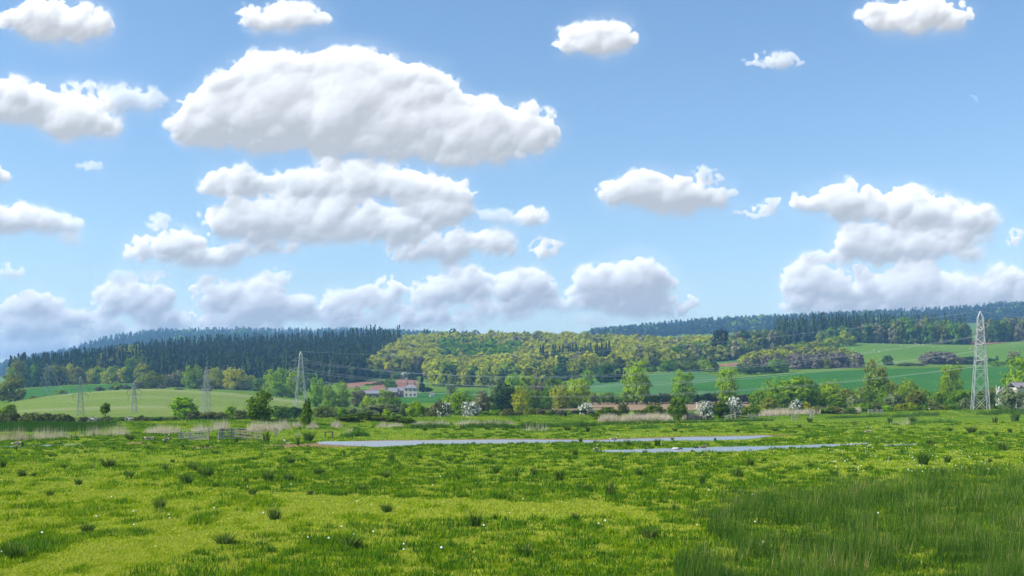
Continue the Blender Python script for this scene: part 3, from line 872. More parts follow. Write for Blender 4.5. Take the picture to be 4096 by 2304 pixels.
# shared hedges and belts: alike bushes that the picture does not tell apart
def place(i, n):
    """which one of n alike things in a row"""
    if i < len(ORD): return ORD[i]+' from left'
    if n-1-i < len(ORD): return ORD[n-1-i]+' from right'
    return 'in the middle'
ORD = ['first', 'second', 'third', 'fourth', 'fifth', 'sixth', 'seventh', 'eighth', 'ninth', 'tenth', 'eleventh', 'twelfth', 'thirteenth', 'fourteenth', 'fifteenth', 'sixteenth', 'seventeenth', 'eighteenth', 'nineteenth', 'twentieth', 'twenty-first', 'twenty-second', 'twenty-third', 'twenty-fourth']
def hedge(specs, label, group, parts=True):
    specs = sorted(specs)
    for i, s_ in enumerate(specs):
        tree(*s_, place(i, len(specs))+', '+label, group, parts)
R_ = random.Random(3)
hedge([(x, 1648+R_.uniform(-3, 6), 66+R_.uniform(-8, 10), 235, 'scrub', 'bush') for x in (8,52,110,150,190,226,262)], 'dull twiggy bush in the scrub hedge behind the left flood bank', 'scrub hedge behind the left bank')
hedge([(x, 1662+R_.uniform(-5, 6), 60+R_.uniform(-8, 10), 255, k, 'bush') for x, k in zip((335,380,430,470,520,560,600,640,680), ('scrub','hawp','scrub','green','hawp','scrub','scrub','dark','scrub'))], 'low bush in the hedge along the foot of the pale pasture', 'low hedge at the pasture foot')
hedge([(x, 1640+R_.uniform(-6, 8), 60+R_.uniform(-8, 10), 290, 'scrub', 'bush') for x in (780,830,880,965,985)], 'dark grey-green bush between the spreading bright trees', 'dark bushes between the bright trees')
hedge([(x, 1624+R_.uniform(-8, 8), 74+R_.uniform(-8, 12), 300, k, 'bush') for x, k in zip((1180,1285,1330,1375,1420,1450), ('dark','olive','scrub','lime','willow','scrub'))], 'mixed bush in the thicket right of the nearer pylon', 'thicket right of the nearer pylon')
hedge([(x, y+R_.uniform(-4, 4), w, 262+R_.uniform(-4, 10), k, 'bush') for x, y, w, k in ((1725,1632,50,'scrub'),(1700,1622,46,'ash'),(1750,1590,50,'ash'),(1940,1640,60,'green'),(1985,1632,60,'green'),(2030,1635,60,'scrub'),(2075,1640,60,'scrub'),(2115,1632,50,'olive'))], 'low bush along the bank around the hawthorns', 'low bushes around the hawthorns')
hedge([(x, 1634+R_.uniform(-6, 6), 50+R_.uniform(-8, 12), 290, k, 'bush') for x, k in zip((2120,2150,2185,2215,2255,2290,2320), ('bare','olive','lime','scrub','green','lime','green'))], 'small bush in the hedge behind the black cattle', 'hedge behind the cattle')
hedge([(x, 1570+R_.uniform(-10, 8), 46+R_.uniform(-8, 12), 472, k, 'bush') for x, k in zip((2370,2400,2432,2465,2495,2590,2620,2650,2680), ('olive','lime','green','lime','lime','lime','green','olive','lime'))], 'bright bush in the hedge between the centre belt and the lone trees', 'hedge under the lone trees')
hedge([(x, 1570+R_.uniform(-6, 5), 44+R_.uniform(-6, 10), 474, k, 'bush') for x, k in zip((2775,2805,2838,2865,2970,3000,3030,3055), ('dark','green','dark','scrub','bare','olive','scrub','green'))], 'clipped dark bush in the hedge right of the lone leafy tree', 'clipped hedge under the corn field')
hedge([(x, 1628+R_.uniform(-5, 5), 56+R_.uniform(-6, 10), 285, k, 'bush') for x, k in zip((2960,3045,3120,3150,3265,3300,3335,3400), ('green','lime','olive','green','olive','green','olive','green'))], 'low bush along the back of the right hand reeds', 'low bushes behind the right reeds')
hedge([(x, 1612+R_.uniform(-10, 8), 60+R_.uniform(-6, 10), 315, k, 'bush') for x, k in zip((3440,3462,3500,3540,3610,3640,3700,3735,3760,3815,3890,3930,3955,3980), ('lime','green','scrub','lime','oak','lime','green','scrub','lime','green','scrub','olive','bram','green'))], 'small bush filling the gaps of the right hand thicket', 'gap bushes of the right thicket')
hedge([(x, 1560+R_.uniform(-14, 12), 70+R_.uniform(-8, 12), 385+R_.uniform(-8, 12), k, 'round') for x, k in zip((3030,3150,3260,3380,3440,3540,3600,3680,3720,3760,3880,3940,3965), ('lime','green','lime','olive','lime','green','lime','lime','green','olive','lime','green','olive'))], 'leafy tree filling the back of the right hand thicket', 'back row of the right thicket')
hedge([(x, y, w, 690, k, 'bush') for x, y, w, k in ((400,1546,44,'bare'),(458,1538,42,'bare'),(503,1538,42,'bare'),(553,1526,40,'bare'),(650,1540,40,'bare'),(720,1552,40,'scrub'))], 'purple-brown thorn bush behind the crest of the pale pasture', 'thorn bushes behind the pasture crest')
hedge([(x, y+R_.uniform(-4, 4), w, (775 if x < 1280 else 960)+R_.uniform(-20, 20), k, 'round') for x, y, w, k in ((650,1500,70,'olive'),(690,1490,60,'ash'),(715,1478,66,'ash'),(752,1480,66,'lime'),(778,1460,74,'lime'),(800,1492,70,'oak'),(850,1492,66,'olive'),(862,1470,76,'oak'),(905,1492,78,'green'),(935,1465,84,'oak'),(962,1500,64,'ash'),(985,1486,72,'oak'),(1003,1508,62,'ash'),(1036,1506,58,'green'),(1062,1500,50,'dark'),(1220,1490,60,'dark'),(1250,1495,56,'dark'),(1290,1500,66,'green'),(1330,1480,72,'dark'),(1375,1470,72,'dark'),(1410,1492,70,'ash'),(1455,1465,80,'dark'))], 'mixed broadleaf tree in the belt below the conifer plantation', 'belt below the plantation')
hedge([(x, 1456+R_.uniform(-26, 22), 62+R_.uniform(-10, 16), 885+R_.uniform(-8, 34), R_.choice(['olive','oak','dark','green','ash','green','dark','olive']), 'round') for x in range(72, 640, 24)], 'mixed broadleaf tree along the lower edge of the left wood', 'lower edge of the left wood')
hedge([(x, y, w, 1020+(x-3140)*.35, 'lime' if i % 2 else 'oak', 'bush') for i, (x, y, w) in enumerate(((3160,1374,64),(3212,1362,62),(3255,1358,60),(3290,1366,38),(3318,1354,56),(3352,1340,58),(3385,1320,60),(3405,1342,44)))], 'lime-green bush in the hedge climbing towards the right conifers', 'lime hedge up to the right conifers')
hedge([(x, y, w, 930+R_.uniform(-10, 20), k, 'round') for x, y, w, k in ((1725,1485,70,'ash'),(1760,1470,76,'olive'),(1800,1478,80,'dark'),(1850,1480,84,'dark'),(1895,1470,80,'dark'),(1935,1482,70,'olive'),(1650,1490,46,'dark'),(1620,1488,40,'haw'),(1585,1490,44,'green'),(1500,1470,60,'green'),(1535,1480,50,'dark'))], 'tree at the foot of the yellow oak wood near the cottage', 'foot of the oak wood')
hedge([(x, y, 20, 830, 'scrub', 'bush') for x, y in ((1470,1540),(1485,1535),(1500,1530),(1515,1524),(1530,1520),(1545,1514),(1560,1510))], 'scrubby bush in the hedge between the two red fields', 'hedge between the red fields', False)

# ------------------------------------------------------------------ woods
def conifer_geo(r, n, lowdetail=False):
    """whorls of drooping branches; unit height, width 1"""
    VV = []; TT = []
    tiers = 11 if lowdetail else 17
    per = max(4, n//tiers)
    for i in range(tiers):
        z = .10+.88*i/(tiers-1)+r.uniform(-.015, .015)
        w = .46*(1-z)**.75+.02
        k = max(3, int(per*(1.25-z)))
        th = r.random(k)*6.283; l = w*r.uniform(.65, 1.15, k)
        dr = .05+.05*r.random(k)
        tip = np.stack([np.cos(th)*l, np.sin(th)*l, z-dr], -1)
        wd = (.10+.08*(1-z))*r.uniform(.7, 1.2, k)
        sx = np.stack([-np.sin(th)*wd, np.cos(th)*wd, np.zeros(k)], -1)
        root = np.stack([np.cos(th)*.03, np.sin(th)*.03, np.full(k, z+.05)], -1)
        mid = root*.35+tip*.65
        VV.append(np.stack([root, mid+sx, mid-sx], 1).reshape(-1, 3)); VV.append(np.stack([tip, mid-sx, mid+sx], 1).reshape(-1, 3))
        t_ = np.clip(r.random()*.4+r.random(k)*.6, 0, 1)
        TT += [np.repeat(t_, 3), np.repeat(t_, 3)]
    return np.vstack(VV), np.concatenate(TT)
CONV = [conifer_geo(np.random.default_rng(40+i), 190) for i in range(4)]
CONM = [np_mesh('conifer', v, np.arange(len(v)).reshape(-1, 3), LM['con'], t_) for v, t_ in CONV]
CONL = [conifer_geo(np.random.default_rng(60+i), 70, True) for i in range(4)]
def wood_points(poly_fn, p0, p1, d0, d1, step, r):
    """jittered grid of stems in real space kept where poly_fn(px, d) holds"""
    pts = []
    d = d0
    while d < d1:
        x = (p0-2048)/F*d
        while x < (p1-2048)/F*d:
            xx = x+r.uniform(-.4, .4)*step; dd = d+r.uniform(-.4, .4)*step
            p = xx/dd*F+2048
            if poly_fn(p, dd): pts.append((p, dd))
            x += step
        d += step
    return np.array(pts)
def stuff_wood(name, pts, geos, hgt, wid, mat, label, r):
    VV = []; TT = []
    for p, d in pts:
        v, t_ = geos[r.integers(len(geos))]
        a = r.random()*6.283; h = hgt*r.uniform(.64, 1.2); w = wid*r.uniform(.72, 1.3)
        c_, s_ = math.cos(a), math.sin(a)
        q = np.empty_like(v)
        q[:, 0] = (v[:, 0]*c_-v[:, 1]*s_)*w+(p-2048)/F*d
        q[:, 1] = (v[:, 0]*s_+v[:, 1]*c_)*w+d
        q[:, 2] = v[:, 2]*h+float(H(p, d))
        VV.append(q); TT.append(np.clip(t_*.6+r.random()*.4, 0, 1))
    V = np.vstack(VV)
    o = put(name, np_mesh(name, V, np.arange(len(V)).reshape(-1, 3), mat, np.concatenate(TT)))
    return tag(o, label, kind='stuff')
def split_near(pts, n):
    o = np.argsort(pts[:, 1]); return pts[o[:n]], pts[o[n:]]
wr = np.random.default_rng(77)
pend_ = []
# conifer plantation on the left hillside
def in_plant(p, d):
    if p < 36: return False
    lo = 935 if p < 560 else np.interp(p, [560, 700, 1480], [930, 870, 880])
    hi = np.interp(p, [36, 300, 600, 1500], [1150, 1250, 1330, 1340])
    edge = np.interp(d, [880, 1000, 1150, 1340], [1452, 1470, 1540, 1625])
    return lo < d < hi and p < edge
pts = wood_points(in_plant, 30, 1650, 880, 1345, 8.4, wr)
nearp, restp = split_near(pts, 165)
for p, d in nearp:
    o = put('conifer_tree', CONM[wr.integers(4)]); o.location = at(p, d)
    h = 24*wr.uniform(.66, 1.18); w = 8.8*wr.uniform(.85, 1.2)
    o.scale = (w, w, h); o.rotation_euler = (0, 0, wr.random()*6.28)
    tag(o, 'dark spruce in the front rows of the plantation on the left hillside', 'tree', 'front rows of the left plantation')
stuff_wood('conifer_plantation', restp, CONL, 25, 8.6, LM['con'], 'dense dark spruce plantation covering the left hillside', wr)
# right hand conifer stand
def in_stand(p, d):
    return (3095 < p < 3620 and np.interp(p, [3095, 3300, 3620], [1190, 1180, 1200]) < d < 1330) or (3620 <= p < 3860 and 1260 < d < 1340)
pts = wood_points(in_stand, 3090, 3870, 1180, 1345, 8.6, wr)
nearp, restp = split_near(pts, 80)
for p, d in nearp:
    o = put('conifer_tree', CONM[wr.integers(4)]); o.location = at(p, d)
    h = 29*wr.uniform(.85, 1.12); w = 8.6*wr.uniform(.85, 1.2)
    o.scale = (w, w, h); o.rotation_euler = (0, 0, wr.random()*6.28)
    tag(o, 'tall dark fir at the front of the stand on the right skyline', 'tree', 'front firs of the right stand')
stuff_wood('conifer_stand', restp, CONL, 29, 8.8, LM['con'], 'dense dark fir stand on the right skyline', wr)
for p, d, k in ((372,1010,'lime'),(392,1025,'oak'),(415,1000,'lime'),(438,1040,'lime'),(455,1015,'oak'),(480,1050,'lime'),(500,1030,'olive'),(520,1070,'lime'),(538,1045,'lime'),(556,1085,'oak'),(575,1060,'lime'),(548,990,'lime'),(470,985,'ash'),(400,975,'olive')):
    pend_.append((p, d, k))
# conifers inside the oak wood and on the middle skyline
pts = wood_points(lambda p, d: 2155 < p < 2440 and np.interp(p, [2155, 2440], [1015, 965]) < d < np.interp(p, [2155, 2440], [1040, 1010]), 2150, 2445, 960, 1045, 7.0, wr)
for p, d in pts:
    o = put('conifer_tree', CONM[wr.integers(4)]); o.location = at(p, d)
    h = 21*wr.uniform(.75, 1.2); o.scale = (7.6, 7.6, h); o.rotation_euler = (0, 0, wr.random()*6.28)
    tag(o, 'dark conifer in the strip inside the yellow oak wood', 'tree', 'conifer strip in the oak wood')
def blob_geo(r, n, shape='round', size=.085):
    return crown(shape, n, size, r, .12, .34)
BLO = [blob_geo(np.random.default_rng(90+i), 420) for i in range(5)]
BLL = [blob_geo(np.random.default_rng(190+i), 260, size=.135) for i in range(4)]
WOODM = {}
def wood_tree(p, d, kind, h, w, label, group):
    k = (kind, int(wr.integers(5)))
    if k not in WOODM:
        v, t_ = BLO[k[1]]
        WOODM[k] = np_mesh('wood_tree', v, np.arange(len(v)).reshape(-1, 3), LM[kind], t_)
    o = put('woodland_tree', WOODM[k]); o.location = at(p, d)
    q_ = wr.uniform(.72, 1.28); o.scale = (w*q_*wr.uniform(.9, 1.12), w*q_*wr.uniform(.9, 1.12), h*(.45+.55*q_)*wr.uniform(.88, 1.12)); o.rotation_euler = (0, 0, wr.random()*6.28)
    tag(o, label, 'tree', group)
for i, (p, d, k) in enumerate(sorted(pend_)):
    wood_tree(p, d, k, 23, 15, place(i, len(pend_))+', fresh green broadleaf tree inside the left spruce plantation', 'green trees inside the plantation')
# yellow oak wood on the middle hill
def in_oak(p, d):
    edge = np.interp(d, [880, 1000, 1150, 1400], [1448, 1475, 1548, 1640])
    lo = np.interp(p, [1440, 1680, 1760, 2320, 2400, 2960], [960, 985, 870, 860, 960, 985])
    hi = np.interp(p, [1440, 1700, 2400, 2900], [1200, 1390, 1390, 1230])
    return edge < p < 2960 and lo < d < hi and not (2150 < p < 2445 and 962 < d < 1045)
pts = wood_points(in_oak, 1440, 2965, 860, 1395, 10.4, wr)
def oak_kind(p, d):
    q = wr.random()
    if 1760 < p < 2080 and 1060 < d < 1280: return 'green' if q < .55 else ('olive' if q < .8 else 'dark')
    if p > 2700 and d < 1080: return 'ash' if q < .45 else ('green' if q < .7 else 'olive')
    if d < 900: return 'green' if q < .35 else ('oak' if q < .75 else 'dark')
    return 'oak' if q < .72 else ('olive' if q < .9 else 'ash')
nearp, restp = split_near(pts, 110)
for p, d in nearp:
    wood_tree(p, d, oak_kind(p, d), 15, 15, 'yellow-green or darker broadleaf tree at the front of the oak wood on the middle hill', 'front trees of the middle oak wood')
ks = np.array([oak_kind(p, d) for p, d in restp])
for k, nm, lb in (('oak', 'oak_wood', 'yellow-green spring oak canopy covering the middle hill'), ('olive', 'oak_wood', 'olive crowns scattered through the canopy of the middle hill'), ('green', 'oak_wood', 'darker green patch of canopy in the middle of the hill'), ('ash', 'oak_wood', 'grey budding crowns scattered through the canopy of the middle hill'), ('dark', 'oak_wood', 'few darkest crowns inside the canopy of the middle hill')):
    s_ = restp[ks == k]
    if len(s_): stuff_wood(nm, s_, BLL if k != 'oak' else BLL, 15, 15.5, LM[k], lb, wr)
# skyline trees on top of the middle hill
for x in np.arange(1560, 2560, 18.0):
    d = 1440+wr.uniform(-25, 25); k = 'con' if wr.random() < .6 and x > 1980 else wr.choice(['green', 'dark', 'olive', 'dark', 'con'])
    h = np.interp(x, [1560, 1700, 1950, 2200, 2330, 2560], [12, 13, 13, 10, 7, 7])*wr.uniform(.75, 1.2)
    if k == 'con':
        o = put('conifer_tree', CONM[wr.integers(4)]); o.location = at(x, d); o.scale = (8.5, 8.5, h); tag(o, 'tree on the skyline of the middle hill', 'tree', 'skyline of the middle hill')
    else:
        wood_tree(x, d, k, h, 11, 'tree on the skyline of the middle hill', 'skyline of the middle hill')
for x, h in ((2414,15),(2428,13),(2471,13),(2504,12),(2536,15)):
    wood_tree(x, 1450, 'dark', h, 9, {2414: 'first', 2428: 'second', 2471: 'third', 2504: 'fourth', 2536: 'fifth'}[x]+' from left, dark tree standing clear at the right of the middle skyline', 'lone skyline trees')
# mixed woods right of the oak wood
def stand(specs, n_ind, label, group, slabel):
    """specs: (px, d, kind, height, width); the nearest n_ind as single trees, the rest as one mass"""
    specs = sorted(specs, key=lambda s_: s_[1])
    for i, (p, d, k, h, w) in enumerate(sorted(specs[:n_ind])):
        wood_tree(p, d, k, h, w, place(i, n_ind)+', '+label, group)
    VV = []; TT = []; MI = []; mats = []
    for p, d, k, h, w in specs[n_ind:]:
        v, t_ = BLL[wr.integers(len(BLL))]
        if LM[k] not in mats: mats.append(LM[k])
        q = v*np.array([w, w, h*wr.uniform(.85, 1.12)])+np.array(at(p, d))
        VV.append(q); TT.append(t_); MI += [mats.index(LM[k])]*(len(v)//3)
    V = np.vstack(VV)
    tag(put('mixed_wood', np_mesh('mixed_wood', V, np.arange(len(V)).reshape(-1, 3), mats, np.concatenate(TT), MI)), slabel, kind='stuff')
def jit(x, a): return x+wr.uniform(-a, a)
stand([(jit(x, 6), jit(d, 9), wr.choice(['ash', 'ash', 'olive', 'green', 'dark']), 18, 14) for x in np.arange(2945, 3120, 13.0) for d in (1130, 1165, 1200)], 13,
      'grey budding tree right of the black-green pine', 'grey wood beside the pine', 'grey budding wood between the pine and the right firs')
stand([(jit(x, 6), jit(d, 7), wr.choice(['ash', 'green', 'dark', 'dark', 'green', 'olive']), np.interp(x, [3290, 3450, 3600, 3870], [13, 17, 24, 20]), 14) for x in np.arange(3290, 3870, 15.0) for d in (1168, 1195, 1225) if not (x < 3400 and d > 1180)], 38,
      'broadleaf tree in the row below the right firs', 'mixed trees below the right firs', 'mixed broadleaf wood below the right firs')
stand([(jit(x, 6), jit(d, 8), wr.choice(['ash', 'ash', 'ash', 'olive', 'green', 'dark']), 23, 15) for x in np.arange(3930, 4220, 14.0) for d in (1190, 1222, 1255)], 20,
      'grey budding tree fronting the wood behind the tall pylon', 'grey wood at the far right', 'grey budding wood at the far right behind the tall pylon')
# scrub wood in the fork of the right fields
pts = wood_points(lambda p, d: 2975 < p < 3430 and np.interp(p, [2975, 3200, 3430], [860, 850, 845]) < d < np.interp(p, [2975, 3100, 3350, 3430], [905, 985, 960, 890]), 2970, 3435, 845, 985, 8.0, wr)
stand([(p, d, 'bare' if d < 880 and wr.random() < .6 else wr.choice(['oak', 'olive', 'ash', 'oak', 'olive']), 10.5, 11) for p, d in pts], 40,
      'budding tree fronting the rounded scrub wood', 'scrub wood between the right fields', 'rounded mass of yellow and purple-brown scrub wood between the right fields')
# --- far blue hills, clothed in forest too far away to tell the trees apart
FARC = [conifer_geo(np.random.default_rng(260+i), 24, True) for i in range(3)]
FARC = [(v[::1], t_) for v, t_ in FARC]
def far_forest(name, p0, p1, d0, d1, step, label, mat, geos, h, w, cond=lambda p, d: True):
    pts = wood_points(cond, p0, p1, d0, d1, step, wr)
    stuff_wood(name, pts, geos, h, w, mat, label, wr)
FB = [blob_geo(np.random.default_rng(300+i), 60, size=.2) for i in range(3)]
far_forest('far_forest', -350, 1750, 2750, 3560, 26, 'blue conifer forest on the far left hill', LM['con'], FARC, 24, 26)
far_forest('far_forest', 2380, 4500, 2450, 3260, 26, 'blue conifer forest on the far right hill', LM['con'], FARC, 24, 26)
far_forest('far_forest', 2380, 4500, 2450, 3260, 62, 'paler broadleaf patches in the forest of the far right hill', LM['green'], FB, 22, 34, lambda p, d: math.sin(p*.011)+math.sin(d*.013+p*.004) > .5)
far_forest('far_forest', -350, 1750, 2750, 3560, 70, 'paler broadleaf patches in the forest of the far left hill', LM['green'], FB, 22, 34, lambda p, d: p > 700 and math.sin(p*.009)+math.sin(d*.013+p*.004) > .4)
# ------------------------------------------------------------------ pylons and wires
M_steel = plain_mat('galvanised_steel', (0.50, 0.52, 0.52), 0.5, 0.2, .25, 2.0)
M_steeld = plain_mat('dull_steel', (0.34, 0.37, 0.37), 0.6, 0.2, .25, 2.0)
M_ins = plain_mat('insulator_brown', (0.10, 0.06, 0.05), 0.35)
M_wire = plain_mat('wire_aluminium', (0.42, 0.44, 0.45), 0.5, 0.3)
def pylon(px, d, ytop, rz, label, arms, base=.17, waist=.07, bw=.16, mat=None, strings=False, sc_arm=1.0, panels=8):
    p = at(px, d); h = (row(px, d)-ytop)/F*d
    mat = mat or M_steel
    e = empty('pylon', p, rz)
    hw = lambda z: h*(base*(1-z/.70)+waist*(z/.70))/2 if z < .70 else h*(waist*(1-(z-.70)/.30)+waist*.55*((z-.70)/.30))/2
    lev = [0.0]
    zz = 0.0; st = .16
    while zz < .90:
        zz += st; st *= .87 if st > .07 else 1.0; lev.append(min(zz, .93))
    lev[-1] = .93
    cn = [(-1, -1), (1, -1), (1, 1), (-1, 1)]
    for sx, sy in cn:
        mb = MB()
        for z0, z1 in zip(lev[:-1], lev[1:]):
            mb.bar((sx*hw(z0), sy*hw(z0), z0*h-(.3 if z0 == 0 else 0)), (sx*hw(z1), sy*hw(z1), z1*h), bw*1.25)
        mb.build('leg', mat, e)
    for k in range(4):
        (ax, ay), (bx, by) = cn[k], cn[(k+1) % 4]
        mb = MB()
        for i, (z0, z1) in enumerate(zip(lev[:-1], lev[1:])):
            a0 = (ax*hw(z0), ay*hw(z0), z0*h); b0 = (bx*hw(z0), by*hw(z0), z0*h); a1 = (ax*hw(z1), ay*hw(z1), z1*h); b1 = (bx*hw(z1), by*hw(z1), z1*h)
            mb.bar(a0, b1, bw*.7); mb.bar(b0, a1, bw*.7)
            if i % 2: mb.bar(a0, b0, bw*.55)
        mb.build('bracing', mat, e)
    mb = MB()
    for sx, sy in cn: mb.bar((sx*hw(.93), sy*hw(.93), .93*h), (0, 0, h), bw)
    mb.build('peak', mat, e)
    tips = []
    for z, l in arms:
        for s_ in (-1, 1):
            mb = MB(); L = l*h*sc_arm; tip = (s_*L, 0, z*h)
            for sy in (-1, 1):
                mb.bar((s_*hw(z), sy*hw(z), z*h), tip, bw*.9); mb.bar((s_*hw(z+.06), sy*hw(z+.06), (z+.06)*h), tip, bw*.7)
            mb.bar((s_*(hw(z)+L)/2, 0, z*h), (s_*(hw(z)+L)/2, 0, (z+.03)*h), bw*.6)
            mb.build('cross_arm', mat, e)
            mb = MB()
            if strings:
                for q in (-1, 1):
                    mb.bar(tip, (s_*L+.2, q*2.0, z*h-.15), .26, n=8)
            else:
                mb.bar(tip, (s_*L, 0, z*h-1.6), .12, n=8)
            mb.build('insulator', M_ins, e)
            tips.append(Matrix.Rotation(rz, 4, 'Z') @ Vector((s_*L, 0, z*h-(0.15 if strings else 1.6)))+p)
    tag(e, label, 'pylon', 'power line pylons')
    return p+Vector((0, 0, h)), tips
ARM = [(.55, .185), (.70, .22), (.84, .16)]
P0 = pylon(190, 690, 1455, 0.35, 'faint small pylon standing on the dark corn field, leftmost of the pylons', ARM, mat=M_steeld, bw=.10)
P1 = pylon(322, 400, 1508, 0.5, 'small grey pylon on the pale pasture, second from the left', ARM, mat=M_steeld, bw=.10)
P2 = pylon(537, 425, 1524, 0.6, 'shortest grey pylon on the pale pasture, third from the left', ARM, mat=M_steeld, bw=.10)
P3 = pylon(825, 430, 1466, 0.75, 'slim grey pylon on the right part of the pale pasture', ARM, mat=M_steeld, bw=.11)
P4 = pylon(1203, 450, 1405, 0.40, 'bright steel pylon with three pairs of arms beside the pointed green tree', [(.535, .17), (.69, .20), (.845, .15)], base=.20, bw=.135, strings=True)
P5 = pylon(3921, 306, 1244, 1.35, 'tallest pylon, seen edge-on above the reeds at the right', [(.51, .13), (.665, .16), (.81, .13)], base=.155, waist=.075, bw=.135)
P6t = at(4900, 190)+Vector((0, 0, 26))
def wire(a, b, sag, r, label):
    n = 28; mb = MB(); pr = None
    for i in range(n+1):
        s_ = i/n; q = a.lerp(b, s_)-Vector((0, 0, sag*4*s_*(1-s_)))
        if pr is not None: mb.bar(pr, q, r*1.35, n=3)
        pr = q
    tag(mb.build('power_cable', M_wire), label, 'cable', 'power cables')
spans = [(P0, P1, 'far left pair of pylons', 6, .035), (P1, P2, 'second and third small pylons', 4, .03), (P2, P3, 'third small pylon and the slim pylon', 4, .03), (P3, P4, 'slim pylon and the bright steel pylon', 5, .032), (P4, P5, 'bright steel pylon and the tallest pylon', 7.5, .034)]
TN = ['lower left', 'lower right', 'middle left', 'middle right', 'upper left', 'upper right']
for A_, B_, nm, sg, rr in spans:
    wire(A_[0], B_[0], sg*.8, rr*.8, 'top earth cable between the '+nm)
    for i in range(6):
        wire(A_[1][i], B_[1][i], sg*(1.0+.04*i), rr, TN[i]+' arm cable between the '+nm)
wire(P5[0], P6t, 4, .02, 'top earth cable leaving the tallest pylon to the right')

# ------------------------------------------------------------------ buildings
M_cream = plain_mat('cream_render', (0.66, 0.58, 0.49), .9, var=.12, scale=1.0)
M_brick = plain_mat('red_brick', (0.30, 0.14, 0.10), .9, var=.3, scale=5)
M_stone = plain_mat('brown_stone', (0.24, 0.19, 0.15), .9, var=.35, scale=3)
M_slate = plain_mat('grey_slate', (0.24, 0.24, 0.27), .75, var=.3, scale=4)
M_slated = plain_mat('brown_slate', (0.20, 0.16, 0.15), .8, var=.3, scale=4)
M_ridge = plain_mat('ridge_tile', (0.42, 0.24, 0.19), .8)
M_glass = plain_mat('dark_pane', (0.03, 0.045, 0.045), .15, var=.1)
M_frame = plain_mat('white_frame', (0.75, 0.75, 0.72), .6)
M_dark = plain_mat('dark_opening', (0.025, 0.025, 0.028), .9)
M_thatch = plain_mat('weathered_tile', (0.20, 0.15, 0.14), .9, var=.4, scale=3)
def gable_roof(mb, x0, x1, y0, y1, z, zr, o=.35, th=.18):
    ym = (y0+y1)/2
    for s_, ye in ((1, y0-o), (-1, y1+o)):
        ze = z-(zr-z)*o/((y1-y0)/2)
        mb.poly([(x0-o, ye, ze), (x1+o, ye, ze), (x1+o, ym, zr), (x0-o, ym, zr), (x0-o, ye, ze+th), (x1+o, ye, ze+th), (x1+o, ym, zr+th), (x0-o, ym, zr+th)],
                [(0,1,2,3),(7,6,5,4),(0,4,5,1),(1,5,6,2),(2,6,7,3),(3,7,4,0)])
def win(e, x, y, z, w, h, side='y', fr=M_frame):
    mb = MB()
    if side == 'y': mb.box(x-w/2-.08, x+w/2+.08, y-.06, y+.05, z-.08, z+h+.08)
    else: mb.box(y-.05, y+.06, x-w/2-.08, x+w/2+.08, z-.08, z+h+.08)
    o = mb.build('window', fr, e)
    mb = MB()
    if side == 'y':
        mb.box(x-w/2, x-.03, y-.09, y-.04, z, z+h); mb.box(x+.03, x+w/2, y-.09, y-.04, z, z+h)
    else:
        mb.box(y+.04, y+.09, x-w/2, x-.03, z, z+h); mb.box(y+.04, y+.09, x+.03, x+w/2, z, z+h)
    mb.build('pane', M_glass, o)
def chimney(e, x, y, z0, z1, w=.9):
    mb = MB(); mb.box(x-w/2, x+w/2, y-w/2, y+w/2, z0, z1); mb.box(x-w/2-.08, x+w/2+.08, y-w/2-.08, y+w/2+.08, z1-.35, z1-.15); c_ = mb.build('chimney', M_brick, e)
    mb = MB()
    for q in (-.2, .2): mb.bar((x+q, y, z1), (x+q, y, z1+.5), .26, n=8)
    mb.build('chimney_pot', M_ridge, c_)
# farmhouse: front wall seen at columns 1615-1668, hip to the right
d0 = 690.0
hx = lambda p: (p-2048)/F*d0
fz = EYE-(1585-HOR)/F*d0-.6
e = empty('farmhouse', (hx(1641), d0, fz))
W2 = (hx(1667)-hx(1615))/2; DEP = 8.0; HW = (1585-1566)/F*d0+.6+2.2; HR = HW+2.3
mb = MB(); mb.box(-W2, W2, 0, DEP, -1.5, HW); mb.build('wall', M_cream, e)
mb = MB(); o_ = .45
b4 = [(-W2-o_, -o_, HW), (W2+o_, -o_, HW), (W2+o_, DEP+o_, HW), (-W2-o_, DEP+o_, HW)]; r2 = [(-W2+2.6, DEP/2, HR), (W2-2.6, DEP/2, HR)]
mb.poly(b4+r2, [(0,1,5,4),(2,3,4,5),(1,2,5),(3,0,4),(3,2,1,0)]); rf = mb.build('roof', M_slate, e)
mb = MB(); mb.bar(r2[0], r2[1], .3); mb.bar(r2[1], b4[1], .25); mb.bar(r2[1], b4[2], .25); mb.build('ridge', M_ridge, rf)
for x in (-2.6, .2, 2.7):
    win(e, x, 0, HW-2.0, .95, 1.35); win(e, x, 0, HW-4.9, .95, 1.4)
for y in (2.2, 5.4): win(e, y, W2, HW-2.0, .9, 1.35, 'x')
chimney(e, -2.2, DEP/2+.6, HR-.6, HR+1.9); chimney(e, 2.4, DEP/2, HR-.6, HR+1.8)
tag(e, 'cream rendered farmhouse with hipped slate roof and two chimneys', 'house')
# link building
e = empty('farm_building', (hx(1601), d0+1.5, fz))
wl = (hx(1614)-hx(1589))/2
mb = MB(); mb.box(-wl, wl, 0, 6, -1.5, 4.3); mb.build('wall', M_stone, e)
mb = MB(); gable_roof(mb, -wl, wl, 0, 6, 4.3, 6.2, .3); mb.build('roof', M_slate, e)
mb = MB(); mb.box(-1.6, -.4, -.12, -.02, 1.9, 3.6); mb.build('door', M_frame, e)
for x in (-1.9+.2, 1.3): win(e, x+.9, 0, 2.0, .9, 1.3)
mb = MB(); mb.box(-wl-.02, wl-.1, -.5, -.2, .9, 1.5); mb.build('yard_wall', M_stone, e)
tag(e, 'low slate-roofed link building joining the farmhouse and the brick barn', 'building')
